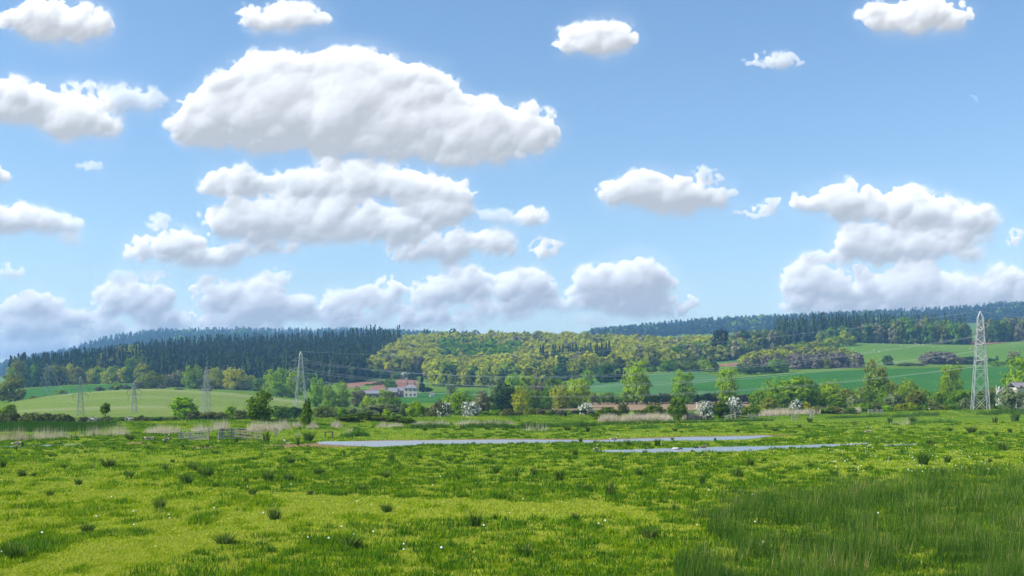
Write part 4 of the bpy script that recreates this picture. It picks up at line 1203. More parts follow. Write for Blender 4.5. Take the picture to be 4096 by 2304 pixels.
# brick barn and long barn
e = empty('brick_barn', (hx(1570), d0-1, fz))
wl = (hx(1588)-hx(1552))/2
mb = MB(); mb.box(-wl, wl, 0, 7, -1.5, 3.2); mb.build('wall', M_brick, e)
mb = MB(); gable_roof(mb, -wl, wl, 0, 7, 3.2, 5.9, .3); mb.build('roof', M_slate, e)
mb = MB(); mb.box(-.4, 1.1, -.06, .02, .6, 2.3); mb.build('window', M_dark, e)
tag(e, 'red brick barn with grey roof left of the link building', 'barn')
e = empty('long_barn', (hx(1500), d0-3, fz-.3))
wl = (hx(1551)-hx(1445))/2
mb = MB(); mb.box(-wl, wl, 0, 7, -2.0, 2.6); mb.build('wall', M_stone, e)
mb = MB(); gable_roof(mb, -wl, wl, 0, 7, 2.6, 4.6, .3); rf = mb.build('roof', M_slate, e)
mb = MB(); mb.box(-wl-.3, wl+.3, 3.3, 3.7, 4.75, 4.9); mb.build('ridge', M_ridge, rf)
for x in (-4.5, 1.2): 
    mb = MB(); mb.box(x, x+2.2, -.06, .02, -.8, 1.6); mb.build('door', M_dark, e)
tag(e, 'long low stone barn with weathered grey roof behind bright trees', 'barn')
# cottage at the wood edge
dc = find_d(1558, 1512, 850, 1100)
e = empty('cottage', at(1553, dc, -.3), .5)
mb = MB(); mb.box(-2.6, 2.6, 0, 4.6, -1, 3.4)
mb.poly([(-2.6, 0, 3.4), (-2.6, 4.6, 3.4), (-2.6, 2.3, 7.6)], [(0, 2, 1)]); mb.poly([(2.6, 0, 3.4), (2.6, 4.6, 3.4), (2.6, 2.3, 7.6)], [(0, 1, 2)])
mb.build('wall', M_brick, e)
mb = MB(); gable_roof(mb, -2.6, 2.6, 0, 4.6, 3.4, 7.6, .5, .3); mb.build('roof', M_thatch, e)
chimney(e, .6, 2.3, 7.0, 10.2, .9)
win(e, -.9, 0, 1.0, .9, 1.2); win(e, 1.2, 0, 1.0, .9, 1.2)
mb = MB(); mb.box(-3.0, -2.62, .6, 1.9, -.5, 2.0); mb.build('porch', M_frame, e)
tag(e, 'steep-roofed red brick cottage with tall chimney at the wood edge', 'cottage')
e = empty('garden_shed', at(1585, dc-3, -.2), .3)
mb = MB(); mb.box(-2.6, 2.6, 0, 3, -.5, 1.5); mb.build('wall', M_dark, e)
mb = MB(); gable_roof(mb, -2.6, 2.6, 0, 3, 1.5, 2.5, .3); mb.build('roof', M_thatch, e)
tag(e, 'low mossy-roofed shed right of the cottage', 'shed')
# small brick byre behind the pasture crest
e = empty('brick_byre', at(822, 640, 0), .05)
by = EYE-(1560-HOR)/F*640-float(H(822, 640))
mb = MB(); mb.box(-2.6, 2.6, 0, 4, -1, by+.1); mb.build('wall', M_brick, e)
mb = MB(); gable_roof(mb, -2.6, 2.6, 0, 4, by+.1, by+.5, .15); mb.build('roof', M_slated, e)
mb = MB(); mb.box(1.0, 1.6, -.08, .02, by-.3, by+.2); mb.build('window', M_frame, e)
tag(e, 'small red brick byre just behind the crest of the pale pasture', 'shed')
# house at the right edge
dh = 360.0
e = empty('house', at(4108, dh, 0))
zt = lambda y: EYE-(y-HOR)/F*dh-float(H(4108, dh))
zr, ze, xl = zt(1530.5), zt(1550), (4062-4108)/F*dh
mb = MB(); mb.box(xl+.35, 8, 0, 7, -.5, ze); mb.build('wall', M_cream, e)
mb = MB(); gable_roof(mb, xl+.35, 8, 0, 7, ze, zr, .35, .2); rf = mb.build('roof', M_slate, e)
mb = MB(); mb.box(xl, 8.3, 3.3, 3.7, zr+.16, zr+.36); mb.build('ridge', M_ridge, rf)
gx = (4083-4108)/F*dh
mb = MB(); gw = .62
mb.poly([(gx-gw, -.5, ze), (gx+gw, -.5, ze), (gx, -.5, ze+.85), (gx-gw, 1.2, ze), (gx+gw, 1.2, ze), (gx, 3.2, ze+.85)], [(0,1,2),(0,2,5,3),(2,1,4,5),(1,0,3,4)]); mb.build('gable_porch', M_slated, e)
win(e, (4100-4108)/F*dh+.9, 0, ze-1.8, .9, 1.2)
tag(e, 'grey-roofed house with small pointed gable half out of frame on the right', 'house')
# little white shed right of the farm
e = empty('field_shed', at(1729, 700, 0), .2)
mb = MB(); mb.box(-1.3, 1.3, 0, 2.2, -.5, 1.3); mb.build('wall', M_frame, e)
mb = MB(); gable_roof(mb, -1.3, 1.3, 0, 2.2, 1.3, 2.1, .15); mb.build('roof', M_slate, e)
tag(e, 'small pale field shed right of the dark evergreens', 'shed')

# ------------------------------------------------------------------ parked cars (far away, few pixels)
def car(px, d, rz, mat, label):
    e = empty('car', at(px, d, 0), rz)
    mb = MB()
    prof = [(-2.1, .35), (-2.15, .8), (-1.3, .95), (-.75, 1.42), (.75, 1.45), (1.45, 1.0), (2.05, .85), (2.1, .35)]
    n = len(prof)
    mb.poly([(x, -.85, z) for x, z in prof]+[(x, .85, z) for x, z in prof], [tuple(range(n)), tuple(range(2*n-1, n-1, -1))]+[(i, n+i, n+(i+1) % n, (i+1) % n) for i in range(n)])
    mb.build('body', mat, e)
    for x in (-1.3, 1.3):
        for y in (-.86, .86):
            mb = MB(); mb.bar((x, y-.1, .33), (x, y+.1, .33), .66, n=12); mb.build('wheel', M_dark, e)
    mb = MB(); mb.poly([(-1.15, -.87, 1.0), (1.3, -.87, 1.02), (.7, -.87, 1.36), (-.7, -.87, 1.34)], [(0, 1, 2, 3)]); mb.build('side_window', M_glass, e)
    tag(e, label, 'car')
M_white = plain_mat('white_paint', (0.80, 0.80, 0.80), .3, var=.03)
M_silver = plain_mat('silver_paint', (0.55, 0.57, 0.60), .3, .4, .05)
car(1583, dc-9, .2, M_white, 'white car parked beside the cottage')
car(1507, 600, .3, M_silver, 'silver car parked in front of the long barn')

# ------------------------------------------------------------------ gates, rails and fences
M_wood = plain_mat('weathered_timber', (0.42, 0.36, 0.25), .9, var=.35, scale=6)
M_woodg = plain_mat('grey_timber', (0.52, 0.49, 0.42), .9, var=.3, scale=6)
M_woodd = plain_mat('dark_timber', (0.15, 0.125, 0.095), .9, var=.35, scale=6)
M_rope = plain_mat('blue_twine', (0.04, 0.25, 0.50), .7)
def q3(px, y, d):          # point at a given column, row and distance
    return Vector(((px-2048)/F*d, d, EYE-(y-HOR)/F*d))
def part(e, name, mat, a, b, w, h=None, n=4):
    mb = MB(); o = Vector(e.location); mb.bar(Vector(a)-o, Vector(b)-o, h or w, w, n=n)
    return mb.build(name, mat, e)
dg = EYE*F/(1761-HOR)
e = empty('field_gate', at(777, dg))
GX0, GX1 = 720, 830
for k, (yl, yr) in enumerate(((1720, 1717), (1731.5, 1729), (1741, 1739), (1747.5, 1745.5), (1753, 1751.5), (1760, 1758))):
    part(e, 'rail', M_steel if k < 1 else M_steeld, q3(GX0, yl, dg), q3(GX1, yr, dg), .055, n=6)
for px_ in (GX0, 757, 793, GX1):
    part(e, 'upright', M_steeld, q3(px_, 1719.5, dg), q3(px_, 1761, dg), .05, n=6)
tag(e, 'galvanised metal field gate standing shut, left of the two gates', 'gate')
e = empty('gate_post', at(834, dg)); part(e, 'post', M_wood, q3(834, 1713, dg-.1), q3(834, 1763, dg-.1), .17); part(e, 'strap', M_steeld, q3(834, 1722, dg-.1)+Vector((0, -.1, 0)), q3(829, 1722, dg-.1), .04)
tag(e, 'thick timber post hanging the left metal gate', 'post')
e = empty('rail_fence', at(770, dg+1.5))
part(e, 'rail', M_wood, q3(712, 1739, dg+1.5), q3(830, 1721, dg+1.2), .12, .05); part(e, 'rail', M_wood, q3(712, 1753, dg+1.5), q3(830, 1738, dg+1.2), .12, .05); part(e, 'rail', M_wood, q3(760, 1757, dg+1.5), q3(830, 1753, dg+1.2), .10, .05)
for px_, y0 in ((723, 1730), (761, 1733)): part(e, 'post', M_woodd, q3(px_, y0, dg+1.4), q3(px_, 1764, dg+1.4), .12)
tag(e, 'sloping timber rails on posts behind the left metal gate', 'fence')
e = empty('field_gate', at(910, dg))
for k, y in enumerate((1714, 1725, 1734, 1742, 1748, 1755)): part(e, 'rail', M_steeld, q3(874, y, dg), q3(984, y-.3, dg+.6), .05, n=6)
part(e, 'upright', M_steel, q3(874, 1713, dg), q3(874, 1761, dg), .07, n=6); part(e, 'upright', M_steeld, q3(930, 1714, dg+.3), q3(930, 1757, dg+.3), .05, n=6)
part(e, 'brace', M_steeld, q3(882, 1754, dg), q3(926, 1717, dg), .05); tag(e, 'second metal gate standing open in front of dark timber rails', 'gate')
e = empty('rail_fence', at(905, dg+1))
for y in (1720, 1733, 1745): part(e, 'rail', M_woodd, q3(872, y, dg+1), q3(980, y-1, dg+1), .14, .05)
for px_ in (889, 928, 961, 984): part(e, 'post', M_woodd, q3(px_, 1713, dg+1.05), q3(px_, 1762, dg+1.05), .15)
tag(e, 'dark timber rail fence behind the open metal gate', 'fence')
e = empty('rail_fence', at(1000, dg-.5))
for a_, b_ in (((942, 1721), (1052, 1729)), ((942, 1730), (1052, 1742)), ((942, 1744), (1052, 1754))): part(e, 'rail', M_wood, q3(*a_, dg-1.0), q3(*b_, dg-1.2), .15, .05)
for px_, y0, y1 in ((941, 1711, 1754), (983, 1712, 1756), (1031, 1728, 1752)): part(e, 'post', M_wood, q3(px_, y0, dg-.9), q3(px_, y1+6, dg-.9), .15)
part(e, 'brace', M_woodd, q3(988, 1745, dg-.8), q3(1014, 1729, dg-.8), .12, .06)
tag(e, 'pale three-rail timber fence running right from the open gate', 'fence')
for px_, y0, y1, lb in ((889, 1725, 1734, 'short blue twine tied high on the open metal gate'), (883, 1740, 1749, 'blue twine tied low on the open metal gate'), (938, 1725, 1747, 'long blue twine hanging on the fence corner post')):
    mb = MB(); mb.bar(q3(px_+2, y0, dg-.95), q3(px_, (y0+y1)/2, dg-.97), .05, n=5); mb.bar(q3(px_, (y0+y1)/2, dg-.97), q3(px_-3, y1, dg-.95), .04, n=5)
    tag(mb.build('twine', M_rope), lb, 'twine')
# stepped posts of a stile
ds_ = 145.0
e = empty('stile', at(1107, ds_))
for px_, y0 in ((1099, 1709), (1102.5, 1712), (1106, 1712), (1110, 1712)): part(e, 'post', M_wood, q3(px_, y0, ds_), q3(px_, 1745, ds_), .11)
for y in (1715, 1729): part(e, 'marker', M_frame, q3(1113.5, y-2, ds_-.1), q3(1113.5, y+2, ds_-.1), .07)
tag(e, 'timber stile of close upright posts with white markers on the bank foot', 'stile')
# low timber frames in the marsh ditch
df_ = 135.0
e = empty('sluice_frame', at(1315, df_))
part(e, 'post', M_woodd, q3(1301, 1727, df_), q3(1301, 1752, df_), .12); part(e, 'post', M_woodd, q3(1330, 1725, df_), q3(1330, 1752, df_), .16); part(e, 'crossbar', M_woodd, q3(1300, 1728.5, df_), q3(1331, 1728, df_), .12)
tag(e, 'small goalpost-like timber frame standing in the ditch grass', 'frame')
e = empty('sluice_frame', at(1190, df_))
part(e, 'post', M_wood, q3(1182, 1738, df_), q3(1182, 1765, df_), .10); part(e, 'post', M_wood, q3(1197, 1738, df_), q3(1197, 1765, df_), .10); part(e, 'crossbar', M_woodg, q3(1178, 1738.5, df_), q3(1206, 1737.5, df_), .13)
tag(e, 'half-hidden pale timber frame between dark rushes', 'frame')
# broken rails lying in the rushes
db = 200.0
e = empty('broken_rail', at(2190, db))
part(e, 'rail', M_woodg, q3(2165, 1698, db), q3(2204, 1708, db-.5), .16, .06); part(e, 'rail', M_wood, q3(2180, 1699, db+.4), q3(2209, 1706, db+.2), .14, .06); part(e, 'stump', M_woodd, q3(2186, 1700, db), q3(2186, 1707, db), .14)
tag(e, 'broken grey timber rails lying slanted in the rushes', 'rail')
# rail bridge over the ditch on the right
dbr = 232.0
e = empty('rail_bridge', at(2960, dbr))
for (a_, b_) in (((2897, 1666), (2942, 1655.5)), ((2897, 1674.5), (2942, 1666))): part(e, 'rail', M_woodg, q3(*a_, dbr), q3(*b_, dbr), .22, .08)
for (a_, b_) in (((2942, 1655.5), (2990, 1660.5)), ((2942, 1666), (2990, 1670))): part(e, 'rail', M_woodd, q3(*a_, dbr), q3(*b_, dbr+4), .22, .08)
for (a_, b_) in (((2993, 1659), (3034, 1663)), ((2990, 1666.5), (3034, 1671.5))): part(e, 'rail', M_woodg, q3(*a_, dbr+4), q3(*b_, dbr+6), .30, .08)
for px_, y0, dd in ((2910, 1663, dbr), (2926, 1660, dbr), (2942, 1655, dbr), (2963, 1658, dbr+2), (2983, 1660, dbr+4), (3005, 1659, dbr+5), (3019, 1660, dbr+5)): part(e, 'post', M_wood, q3(px_, y0-1, dd-.1), Vector((q3(px_, y0, dd).x, dd-.1, float(H(px_, dd))-.2)), .20)
tag(e, 'two-rail timber bridge rails peaking in the middle, below the hawthorns', 'fence')
# small bench-like stile further right
dst = 240.0
e = empty('step_stile', at(3175, dst))
part(e, 'step', M_wood, q3(3166, 1663, dst), q3(3188, 1664.5, dst), .34, .1)
for px_ in (3167, 3177, 3188): part(e, 'post', M_wood, q3(px_, 1661.5, dst), Vector((q3(px_, 1666, dst).x, dst, float(H(px_, dst))-.2)), .16)
tag(e, 'low timber step stile in the grass left of the far gate', 'stile')
# dark little gate and fence in the reeds
dgt = 262.0
e = empty('reed_gate', at(3245, dgt))
for px_ in (3241, 3244, 3247, 3254): part(e, 'post', M_woodg, q3(px_, 1639, dgt), Vector((q3(px_, 1652, dgt).x, dgt, float(H(px_, dgt))-.2)), .14)
part(e, 'rail', M_woodg, q3(3215, 1651, dgt), q3(3241, 1643, dgt), .14, .08); part(e, 'rail', M_woodd, q3(3241, 1645, dgt), q3(3256, 1645, dgt), .14, .08); part(e, 'rail', M_woodd, q3(3241, 1649, dgt), q3(3256, 1649, dgt), .14, .08)
tag(e, 'small grey timber gate with sloping wing rail among the reeds', 'gate')
# long timber fence on the right
dfn = 285.0
e = empty('timber_fence', at(3430, dfn))
gz = lambda px_, dd: float(H(px_, dd))
for px_ in (3379, 3392, 3406, 3420, 3430): part(e, 'post', M_woodg, Vector(((px_-2048)/F*dfn, dfn, gz(px_, dfn)-.2)), Vector(((px_-2048)/F*dfn, dfn, gz(px_, dfn)+1.15)), .16)
for z in (.40, .72, 1.02): part(e, 'rail', M_woodg, Vector(((3378-2048)/F*dfn, dfn-.1, gz(3378, dfn)+z)), Vector(((3431-2048)/F*dfn, dfn-.1, gz(3431, dfn)+z)), .15, .07)
tag(e, 'three-rail grey timber fence left of the reeds by the round bush', 'fence')
e = empty('post_fence', at(3500, dfn))
for px_ in (3473, 3486, 3492, 3505, 3511, 3523, 3529): part(e, 'post', M_woodg, Vector(((px_-2048)/F*dfn, dfn, gz(px_, dfn)-.2)), Vector(((px_-2048)/F*dfn, dfn, gz(px_, dfn)+1.25)), .15)
for z in (.55, .85, 1.1): part(e, 'rail', M_woodg, Vector(((3473-2048)/F*dfn, dfn-.1, gz(3473, dfn)+z)), Vector(((3530-2048)/F*dfn, dfn-.1, gz(3530, dfn)+z)), .07, .07)
tag(e, 'fence of pale upright posts and thin rails right of the reeds', 'fence')
e = empty('utility_pole', at(3441, 380)); part(e, 'pole', M_woodd, at(3441, 380, -.3), q3(3441, 1547, 380), .28, n=8); tag(e, 'dark wooden pole beside the dark green rounded tree', 'pole')
e = empty('utility_pole', at(3985, 350)); part(e, 'pole', M_woodg, at(3985, 350, -.3), q3(3985, 1540, 350), .22, n=8); tag(e, 'grey pole at the left side of the right hand hawthorn', 'pole')
# pale farm trailer by the hedge
dt_ = 480.0
e = empty('farm_trailer', at(2577, dt_), .03)
mb = MB(); mb.box(-2.0, 2.3, -.9, .9, .78, .95); mb.build('deck', M_frame, e)
for x in (-.9, .9):
    for y in (-.9, .9):
        mb = MB(); mb.bar((x, y-.1, .35), (x, y+.1, .35), .7, n=12); mb.build('wheel', M_dark, e)
mb = MB(); mb.box(-2.9, -2.0, -.05, .05, .5, .62); mb.build('drawbar', M_steeld, e)
mb = MB(); mb.box(-1.9, 2.2, -.92, -.86, .95, 1.12); mb.build('side_rail', M_frame, e)
mb = MB(); mb.box(2.2, 2.28, -.86, .86, .95, 1.5); mb.build('head_board', M_steeld, e)
tag(e, 'pale flat farm trailer parked under the lone trees', 'trailer')
# orange marker post by the bank
e = empty('marker_post', at(2132, 245)); part(e, 'post', plain_mat('orange_rust', (0.35, .13, .03), .8), at(2132, 245, -.1), at(2132, 245, .55), .28, n=8); part(e, 'cap', M_woodd, at(2132, 245, .55), at(2132, 245, .66), .3, n=8)
tag(e, 'short rusty orange post on the bank left of the cattle', 'post')

# ------------------------------------------------------------------ animals
def skin_mesh(name, verts, edges, radii, mats, paint, sub=2):
    """one continuous body grown round a skeleton; paint(co) picks the coat"""
    me = bpy.data.meshes.new(name); me.from_pydata(verts, edges, [])
    o = bpy.data.objects.new(name, me); COL.objects.link(o)
    sk = o.modifiers.new('skin', 'SKIN'); sk.use_smooth_shade = True
    for v, r in zip(me.skin_vertices[0].data, radii): v.radius = r if isinstance(r, tuple) else (r, r)
    me.skin_vertices[0].data[0].use_root = True
    sb = o.modifiers.new('sub', 'SUBSURF'); sb.levels = sub; sb.render_levels = sub
    dg_ = bpy.context.evaluated_depsgraph_get()
    m2 = bpy.data.meshes.new_from_object(o.evaluated_get(dg_))
    bpy.data.objects.remove(o)
    m2.materials.clear()
    for m in mats: m2.materials.append(m)
    for f in m2.polygons: f.material_index = paint(f.center); f.use_smooth = True
    return m2
M_coat = plain_mat('black_hide', (0.022, 0.020, 0.020), .75, var=.4)
M_coatg = plain_mat('dark_brown_hide', (0.10, 0.075, 0.065), .8, var=.4)
M_wool = plain_mat('cream_wool', (0.66, 0.62, 0.52), .95, var=.15)
M_face = plain_mat('dark_face', (0.12, 0.11, 0.10), .9)
# grazing cow: faces +x
cow_v = [(-.55,0,1.05),(0,0,1.02),(.5,0,1.08),(.95,0,1.08),(1.22,0,.80),(1.42,0,.50),(1.52,0,.28),
         (-.88,0,1.12),(-1.0,0,.85),(-1.02,0,.5),
         (-.62,.22,.72),(-.55,.22,.50),(-.66,.22,.30),(-.62,.22,.05),(-.62,-.22,.72),(-.55,-.22,.50),(-.66,-.22,.30),(-.62,-.22,.05),
         (.62,.20,.66),(.62,.20,.34),(.62,.20,.05),(.62,-.20,.66),(.62,-.20,.34),(.62,-.20,.05),(1.26,.20,.74),(1.26,-.20,.74)]
cow_e = [(0,1),(1,2),(2,3),(3,4),(4,5),(5,6),(0,7),(7,8),(8,9),(0,10),(10,11),(11,12),(12,13),(0,14),(14,15),(15,16),(16,17),(2,18),(18,19),(19,20),(2,21),(21,22),(22,23),(4,24),(4,25)]
cow_r = [.36,.40,.36,.22,.16,.12,.09,.20,.05,.04,.19,.11,.065,.06,.19,.11,.065,.06,.15,.085,.06,.15,.085,.06,.045,.045]
COW = skin_mesh('cow', cow_v, cow_e, cow_r, [M_coat], lambda c: 0)
COWB = COW.copy(); COWB.materials.clear(); COWB.materials.append(M_coatg)
def animal(me, name, px, d, rz, label, cat, group, sc=1.0, dz=0.0, sz=None):
    o = put(name, me); o.location = at(px, d, dz); o.rotation_euler = (0, 0, rz); o.scale = (sc, sc, sz or sc)
    tag(o, label, cat, group); return o
for px_, d, rz, lb, me_ in ((2163,232,.25,'dark brown cow at the left end of the grazing herd',COWB),(2252,235,2.9,'black cow standing side-on in the pair left of the hawthorn',COW),(2261,234,1.5,'black cow seen from behind in the pair left of the hawthorn',COW),(2300,238,3.0,'small black cow grazing alone between the pair and the hawthorn',COW),(2334,240,3.3,'black cow grazing at the left foot of the hawthorn',COW),(2364,242,.3,'dark brown cow half hidden right of the hawthorn',COWB),(2668,254,.1,'black cow grazing behind the broad bramble heap',COW),(2240,237,.4,'dark brown cow in the bushes behind the black pair',COWB)):
    animal(me_, 'cow', px_, d, rz, lb, 'cow', 'cattle grazing on the bank', .78)
# sheep: faces +x
sh_v = [(-.3,0,.55),(0,0,.55),(.3,0,.56),(.52,0,.62),(.68,0,.60),(.78,0,.52),(-.24,.13,.30),(-.24,.13,.03),(-.24,-.13,.30),(-.24,-.13,.03),(.24,.12,.30),(.24,.12,.03),(.24,-.12,.30),(.24,-.12,.03),(-.52,0,.56),(.62,.14,.66),(.62,-.14,.66)]
sh_e = [(0,1),(1,2),(2,3),(3,4),(4,5),(0,6),(6,7),(0,8),(8,9),(2,10),(10,11),(2,12),(12,13),(0,14),(3,15),(3,16)]
sh_r = [.26,.29,.25,.14,.10,.07,.07,.05,.07,.05,.07,.05,.07,.05,.10,.035,.035]
SHEEP = skin_mesh('sheep', sh_v, sh_e, sh_r, [M_wool, M_face], lambda c: 1 if (c.x > .60 or c.z < .22) else 0, 1)
SHP = [(3383,1392),(3411,1398),(3423,1409),(3495,1404),(3514,1410),(3518,1410.5),(3544,1402),(3534,1379),(3501,1381.5),(3504,1381),(3481,1367.5),(3489,1369),(3502,1364.5),(3511,1365),(3513,1366.5),(3382,1364),(3597,1383),(3604,1385),(3625,1391),(3635,1395.5),(3673,1380),(3691,1380),(3662,1378),(3721,1372.5),(3734,1374),(3765,1376.5),(3770,1389),(3733,1392),(3808,1378.5),(3857,1375.5),(3560,1384),(3490,1436),(3880,1398)]
for i, (px_, y) in enumerate(sorted(SHP)):
    d = find_d(px_, y, 850, 1200)
    animal(SHEEP, 'sheep', px_, d, R_.uniform(0, 6.28), 'white sheep on the light green pasture, '+ place(i, len(SHP)), 'sheep', 'sheep scattered over the pasture', 1.25, .12)
o = animal(SHEEP, 'sheep', 3411, find_d(3411, 1363, 900, 1230), .2, 'largest white sheep standing on the crest of the pasture', 'sheep', 'sheep scattered over the pasture', 1.7, .12)
# geese: faces +x
M_gb = plain_mat('goose_brown', (0.27, 0.20, 0.14), .9, var=.35, scale=12)
M_gp = plain_mat('goose_pale', (0.62, 0.58, 0.50), .9, var=.15, scale=12)
M_gk = plain_mat('goose_black', (0.014, 0.014, 0.014), .6)
M_gw = plain_mat('goose_white', (0.82, 0.82, 0.78), .8, var=.05)
def goose(neck_up, legs=True):
    v = [(0,0,.38),(.16,0,.40),(.26,0,.43),(-.18,0,.38),(-.36,0,.37),(-.48,0,.36)]
    r = [(.155,.14),(.14,.135),(.09,.09),(.14,.12),(.07,.06),(.04,.02)]
    ed = [(0,1),(1,2),(0,3),(3,4),(4,5)]
    if neck_up: nk = [(.31,.52),(.33,.64),(.35,.76),(.38,.86),(.45,.87),(.53,.84)]
    else: nk = [(.36,.36),(.43,.26),(.47,.16),(.50,.09),(.56,.06),(.62,.03)]
    for k, (x, z) in enumerate(nk):
        v.append((x, 0, z)); r.append(((.052, .05), (.04, .04), (.036, .036), (.05, .055), (.042, .04), (.016, .014))[k])
        ed.append((2 if k == 0 else len(v)-2, len(v)-1))
    if legs:
        for s_ in (-.06, .06):
            v += [(.02, s_, .22), (.01, s_, .10), (.03, s_, .02), (.11, s_, .012)]; r += [.05, .018, .018, .016]
            n_ = len(v); ed += [(0, n_-4), (n_-4, n_-3), (n_-3, n_-2), (n_-2, n_-1)]
    hd = Vector((nk[3][0], 0, nk[3][1]))
    def paint(c):
        if legs and c.z < .20 and c.x < .2: return 2
        if (c-hd).length < .075 and c.x < nk[3][0]+.035 and c.z < nk[3][1]+.03: return 3
        if (c.x > .285 and (c.z > .46 if neck_up else True)) : return 2
        if c.x < -.36: return 3
        if c.x > .17 or c.z < .31: return 1
        return 0
    return skin_mesh('goose', v, ed, r, [M_gb, M_gp, M_gk, M_gw], paint)
GU = goose(True); GD = goose(False); GF = goose(True, False)
def bird(me, px_, y, rz, label, name='goose', sc=1.1, dz=0.0, cat='goose', group='geese on the marsh'):
    d = EYE*F/(y-HOR)
    animal(me, name, px_, d, rz, label, cat, group, sc, dz)
bird(GU, 3473, 1738, 0, 'brown goose with raised black neck on the short grass right of the pools')
bird(GU, 2458, 1768, 0, 'brown goose with upright black neck standing at the edge of the upper pool', dz=-.05)
bird(GU, 665, 1774, 1.1, 'goose with raised neck facing away near the gates')
bird(GD, 604, 1767, .2, 'right of two geese feeding with heads down left of the gates')
bird(GD, 589, 1768, 3.4, 'left of two geese feeding with heads down left of the gates')
bird(GD, 71, 1792, .1, 'goose feeding beside the narrow water at the left edge', sc=1.25)
bird(GU, 3717, 1664, 1.5, 'distant goose with raised neck on the far grass right of the fence', sc=1.3)
bird(GU, 3099, 1674, .7, 'distant goose in the grass right of the rail bridge', sc=1.1)
bird(GU, 2383, 1808, .9, 'goose raising its pale head at the left tip of the lower pool', sc=.8)
bird(GU, 1137, 1772, 2.0, 'small dark goose standing in the puddle by the dark rushes', sc=.8)
# ducks afloat on the lower pool
M_dd = plain_mat('mallard_green', (0.02, 0.045, 0.03), .4)
M_dg = plain_mat('duck_grey', (0.66, 0.65, 0.62), .8, var=.2, scale=14)
M_db = plain_mat('duck_brown', (0.20, 0.145, 0.10), .9, var=.4, scale=16)
def duck(mats, low=False):
    v = [(0,0,.06),(.14,0,.07),(.22,0,.10),(-.14,0,.07),(-.27,0,.10)]; r = [(.11,.09),(.10,.085),(.06,.06),(.10,.08),(.03,.02)]; ed = [(0,1),(1,2),(0,3),(3,4)]
    nk = [(.26,.12),(.31,.10),(.36,.07),(.42,.03)] if low else [(.25,.19),(.27,.26),(.32,.27),(.39,.25)]
    for k, (x, z) in enumerate(nk):
        v.append((x, 0, z)); r.append((.04, .052, .045, .016)[k]); ed.append((2 if k == 0 else len(v)-2, len(v)-1))
    return skin_mesh('duck', v, ed, r, mats, lambda c: 1 if c.x > .235 else (2 if c.x > .13 else 0))
DM = duck([M_dg, M_dd, M_db], True); DF = duck([M_db, M_db, M_db]); DK2 = duck([M_dd, M_dd, M_dd], True)
bird(DM, 2704, 1800, 0, 'grey drake with dark head dabbling on the lower pool', 'duck', 1.5, .02, 'duck', 'ducks on the lower pool')
bird(DK2, 2785, 1793, 3.1, 'small dark duck swimming ahead of the brown duck', 'duck', 1.0, .02, 'duck', 'ducks on the lower pool')
bird(DF, 2813, 1792, 0, 'brown duck swimming along the far bank of the lower pool', 'duck', 1.35, .02, 'duck', 'ducks on the lower pool')
# ------------------------------------------------------------------ pools in the marsh
def pip(poly, X_, Y_):
    ins = np.zeros(len(X_), bool); n = len(poly)
    for i in range(n):
        x0, y0 = poly[i]; x1, y1 = poly[(i+1) % n]
        c_ = ((y0 > Y_) != (y1 > Y_)) & (X_ < (x1-x0)*(Y_-y0)/(y1-y0+1e-12)+x0)
        ins ^= c_
    return ins
def wob(pl, amp, r, n=6):
    """edge points with small real-world wander"""
    o = []
    for i in range(len(pl)):
        a = pl[i]; b = pl[(i+1) % len(pl)]
        for k in range(n):
            s_ = k/n; o.append((a[0]+(b[0]-a[0])*s_, a[1]+(b[1]-a[1])*s_+(r.normal()*amp if k else 0)))
    return o
pr_ = np.random.default_rng(8)
POOLS = [
 ('pool', 'upper pool, long pale strip of water crossing the marsh', [(1278,1778),(1380,1783),(1500,1788),(1560,1786),(1700,1781),(2000,1775),(2200,1773),(2400,1771),(2500,1767),(2700,1763),(2850,1763),(3000,1757),(3060,1749),(3095,1744.5),(3060,1743),(2900,1746.5),(2700,1750.5),(2640,1752.5),(2500,1757.5),(2400,1762),(2200,1760.5),(2000,1759.5),(1800,1761.5),(1600,1763.5),(1400,1766),(1290,1766),(1270,1770)]),
 ('pool', 'lower pool, wider pale water right of centre', [(2365,1806),(2420,1809),(2500,1811),(2600,1812),(2680,1812),(2740,1808),(2820,1808.5),(2900,1807),(3000,1806),(3080,1799),(3200,1794),(3300,1789),(3345,1786),(3480,1777),(3500,1772),(3330,1777.5),(3100,1784.5),(2900,1788.5),(2700,1793.5),(2600,1796.5),(2480,1800.5),(2380,1802.5)]),
 ('pool', 'thin water sliver between grass tufts at the right', [(3500,1785),(3560,1785),(3640,1781),(3720,1777.5),(3720,1775.5),(3640,1776.5),(3560,1779)]),
 ('pool', 'narrow water strip at the left edge beside the feeding goose', [(-40,1791),(30,1789),(100,1787.5),(200,1785.5),(260,1782.5),(340,1780),(340,1778.5),(240,1779.5),(120,1782),(60,1786),(-40,1787)]),
 ('pool', 'small puddle beside the dark rushes below the fence', [(1110,1774),(1170,1773.5),(1168,1770.5),(1112,1770.8)]),
]
m_water, t = new_mat('pool_water')
w1 = noise(t, 1.6, 3, .6, stretch=(.5, 2.2, 1)); w2 = noise(t, 7, 2, .5, stretch=(.6, 1.6, 1))
p_ = t.nodes.new('ShaderNodeBsdfPrincipled')
p_.inputs['Base Color'].default_value = (0.22, 0.25, 0.27, 1); p_.inputs['Roughness'].default_value = .24
p_.inputs['IOR'].default_value = 1.333
ad_ = t.nodes.new('ShaderNodeMath'); ad_.operation = 'ADD'; t.links.new(w1, ad_.inputs[0]); t.links.new(w2, ad_.inputs[1])
t.links.new(bump(t, ad_.outputs[0], .6, .03), p_.inputs['Normal'])
out(t, p_.outputs[0])
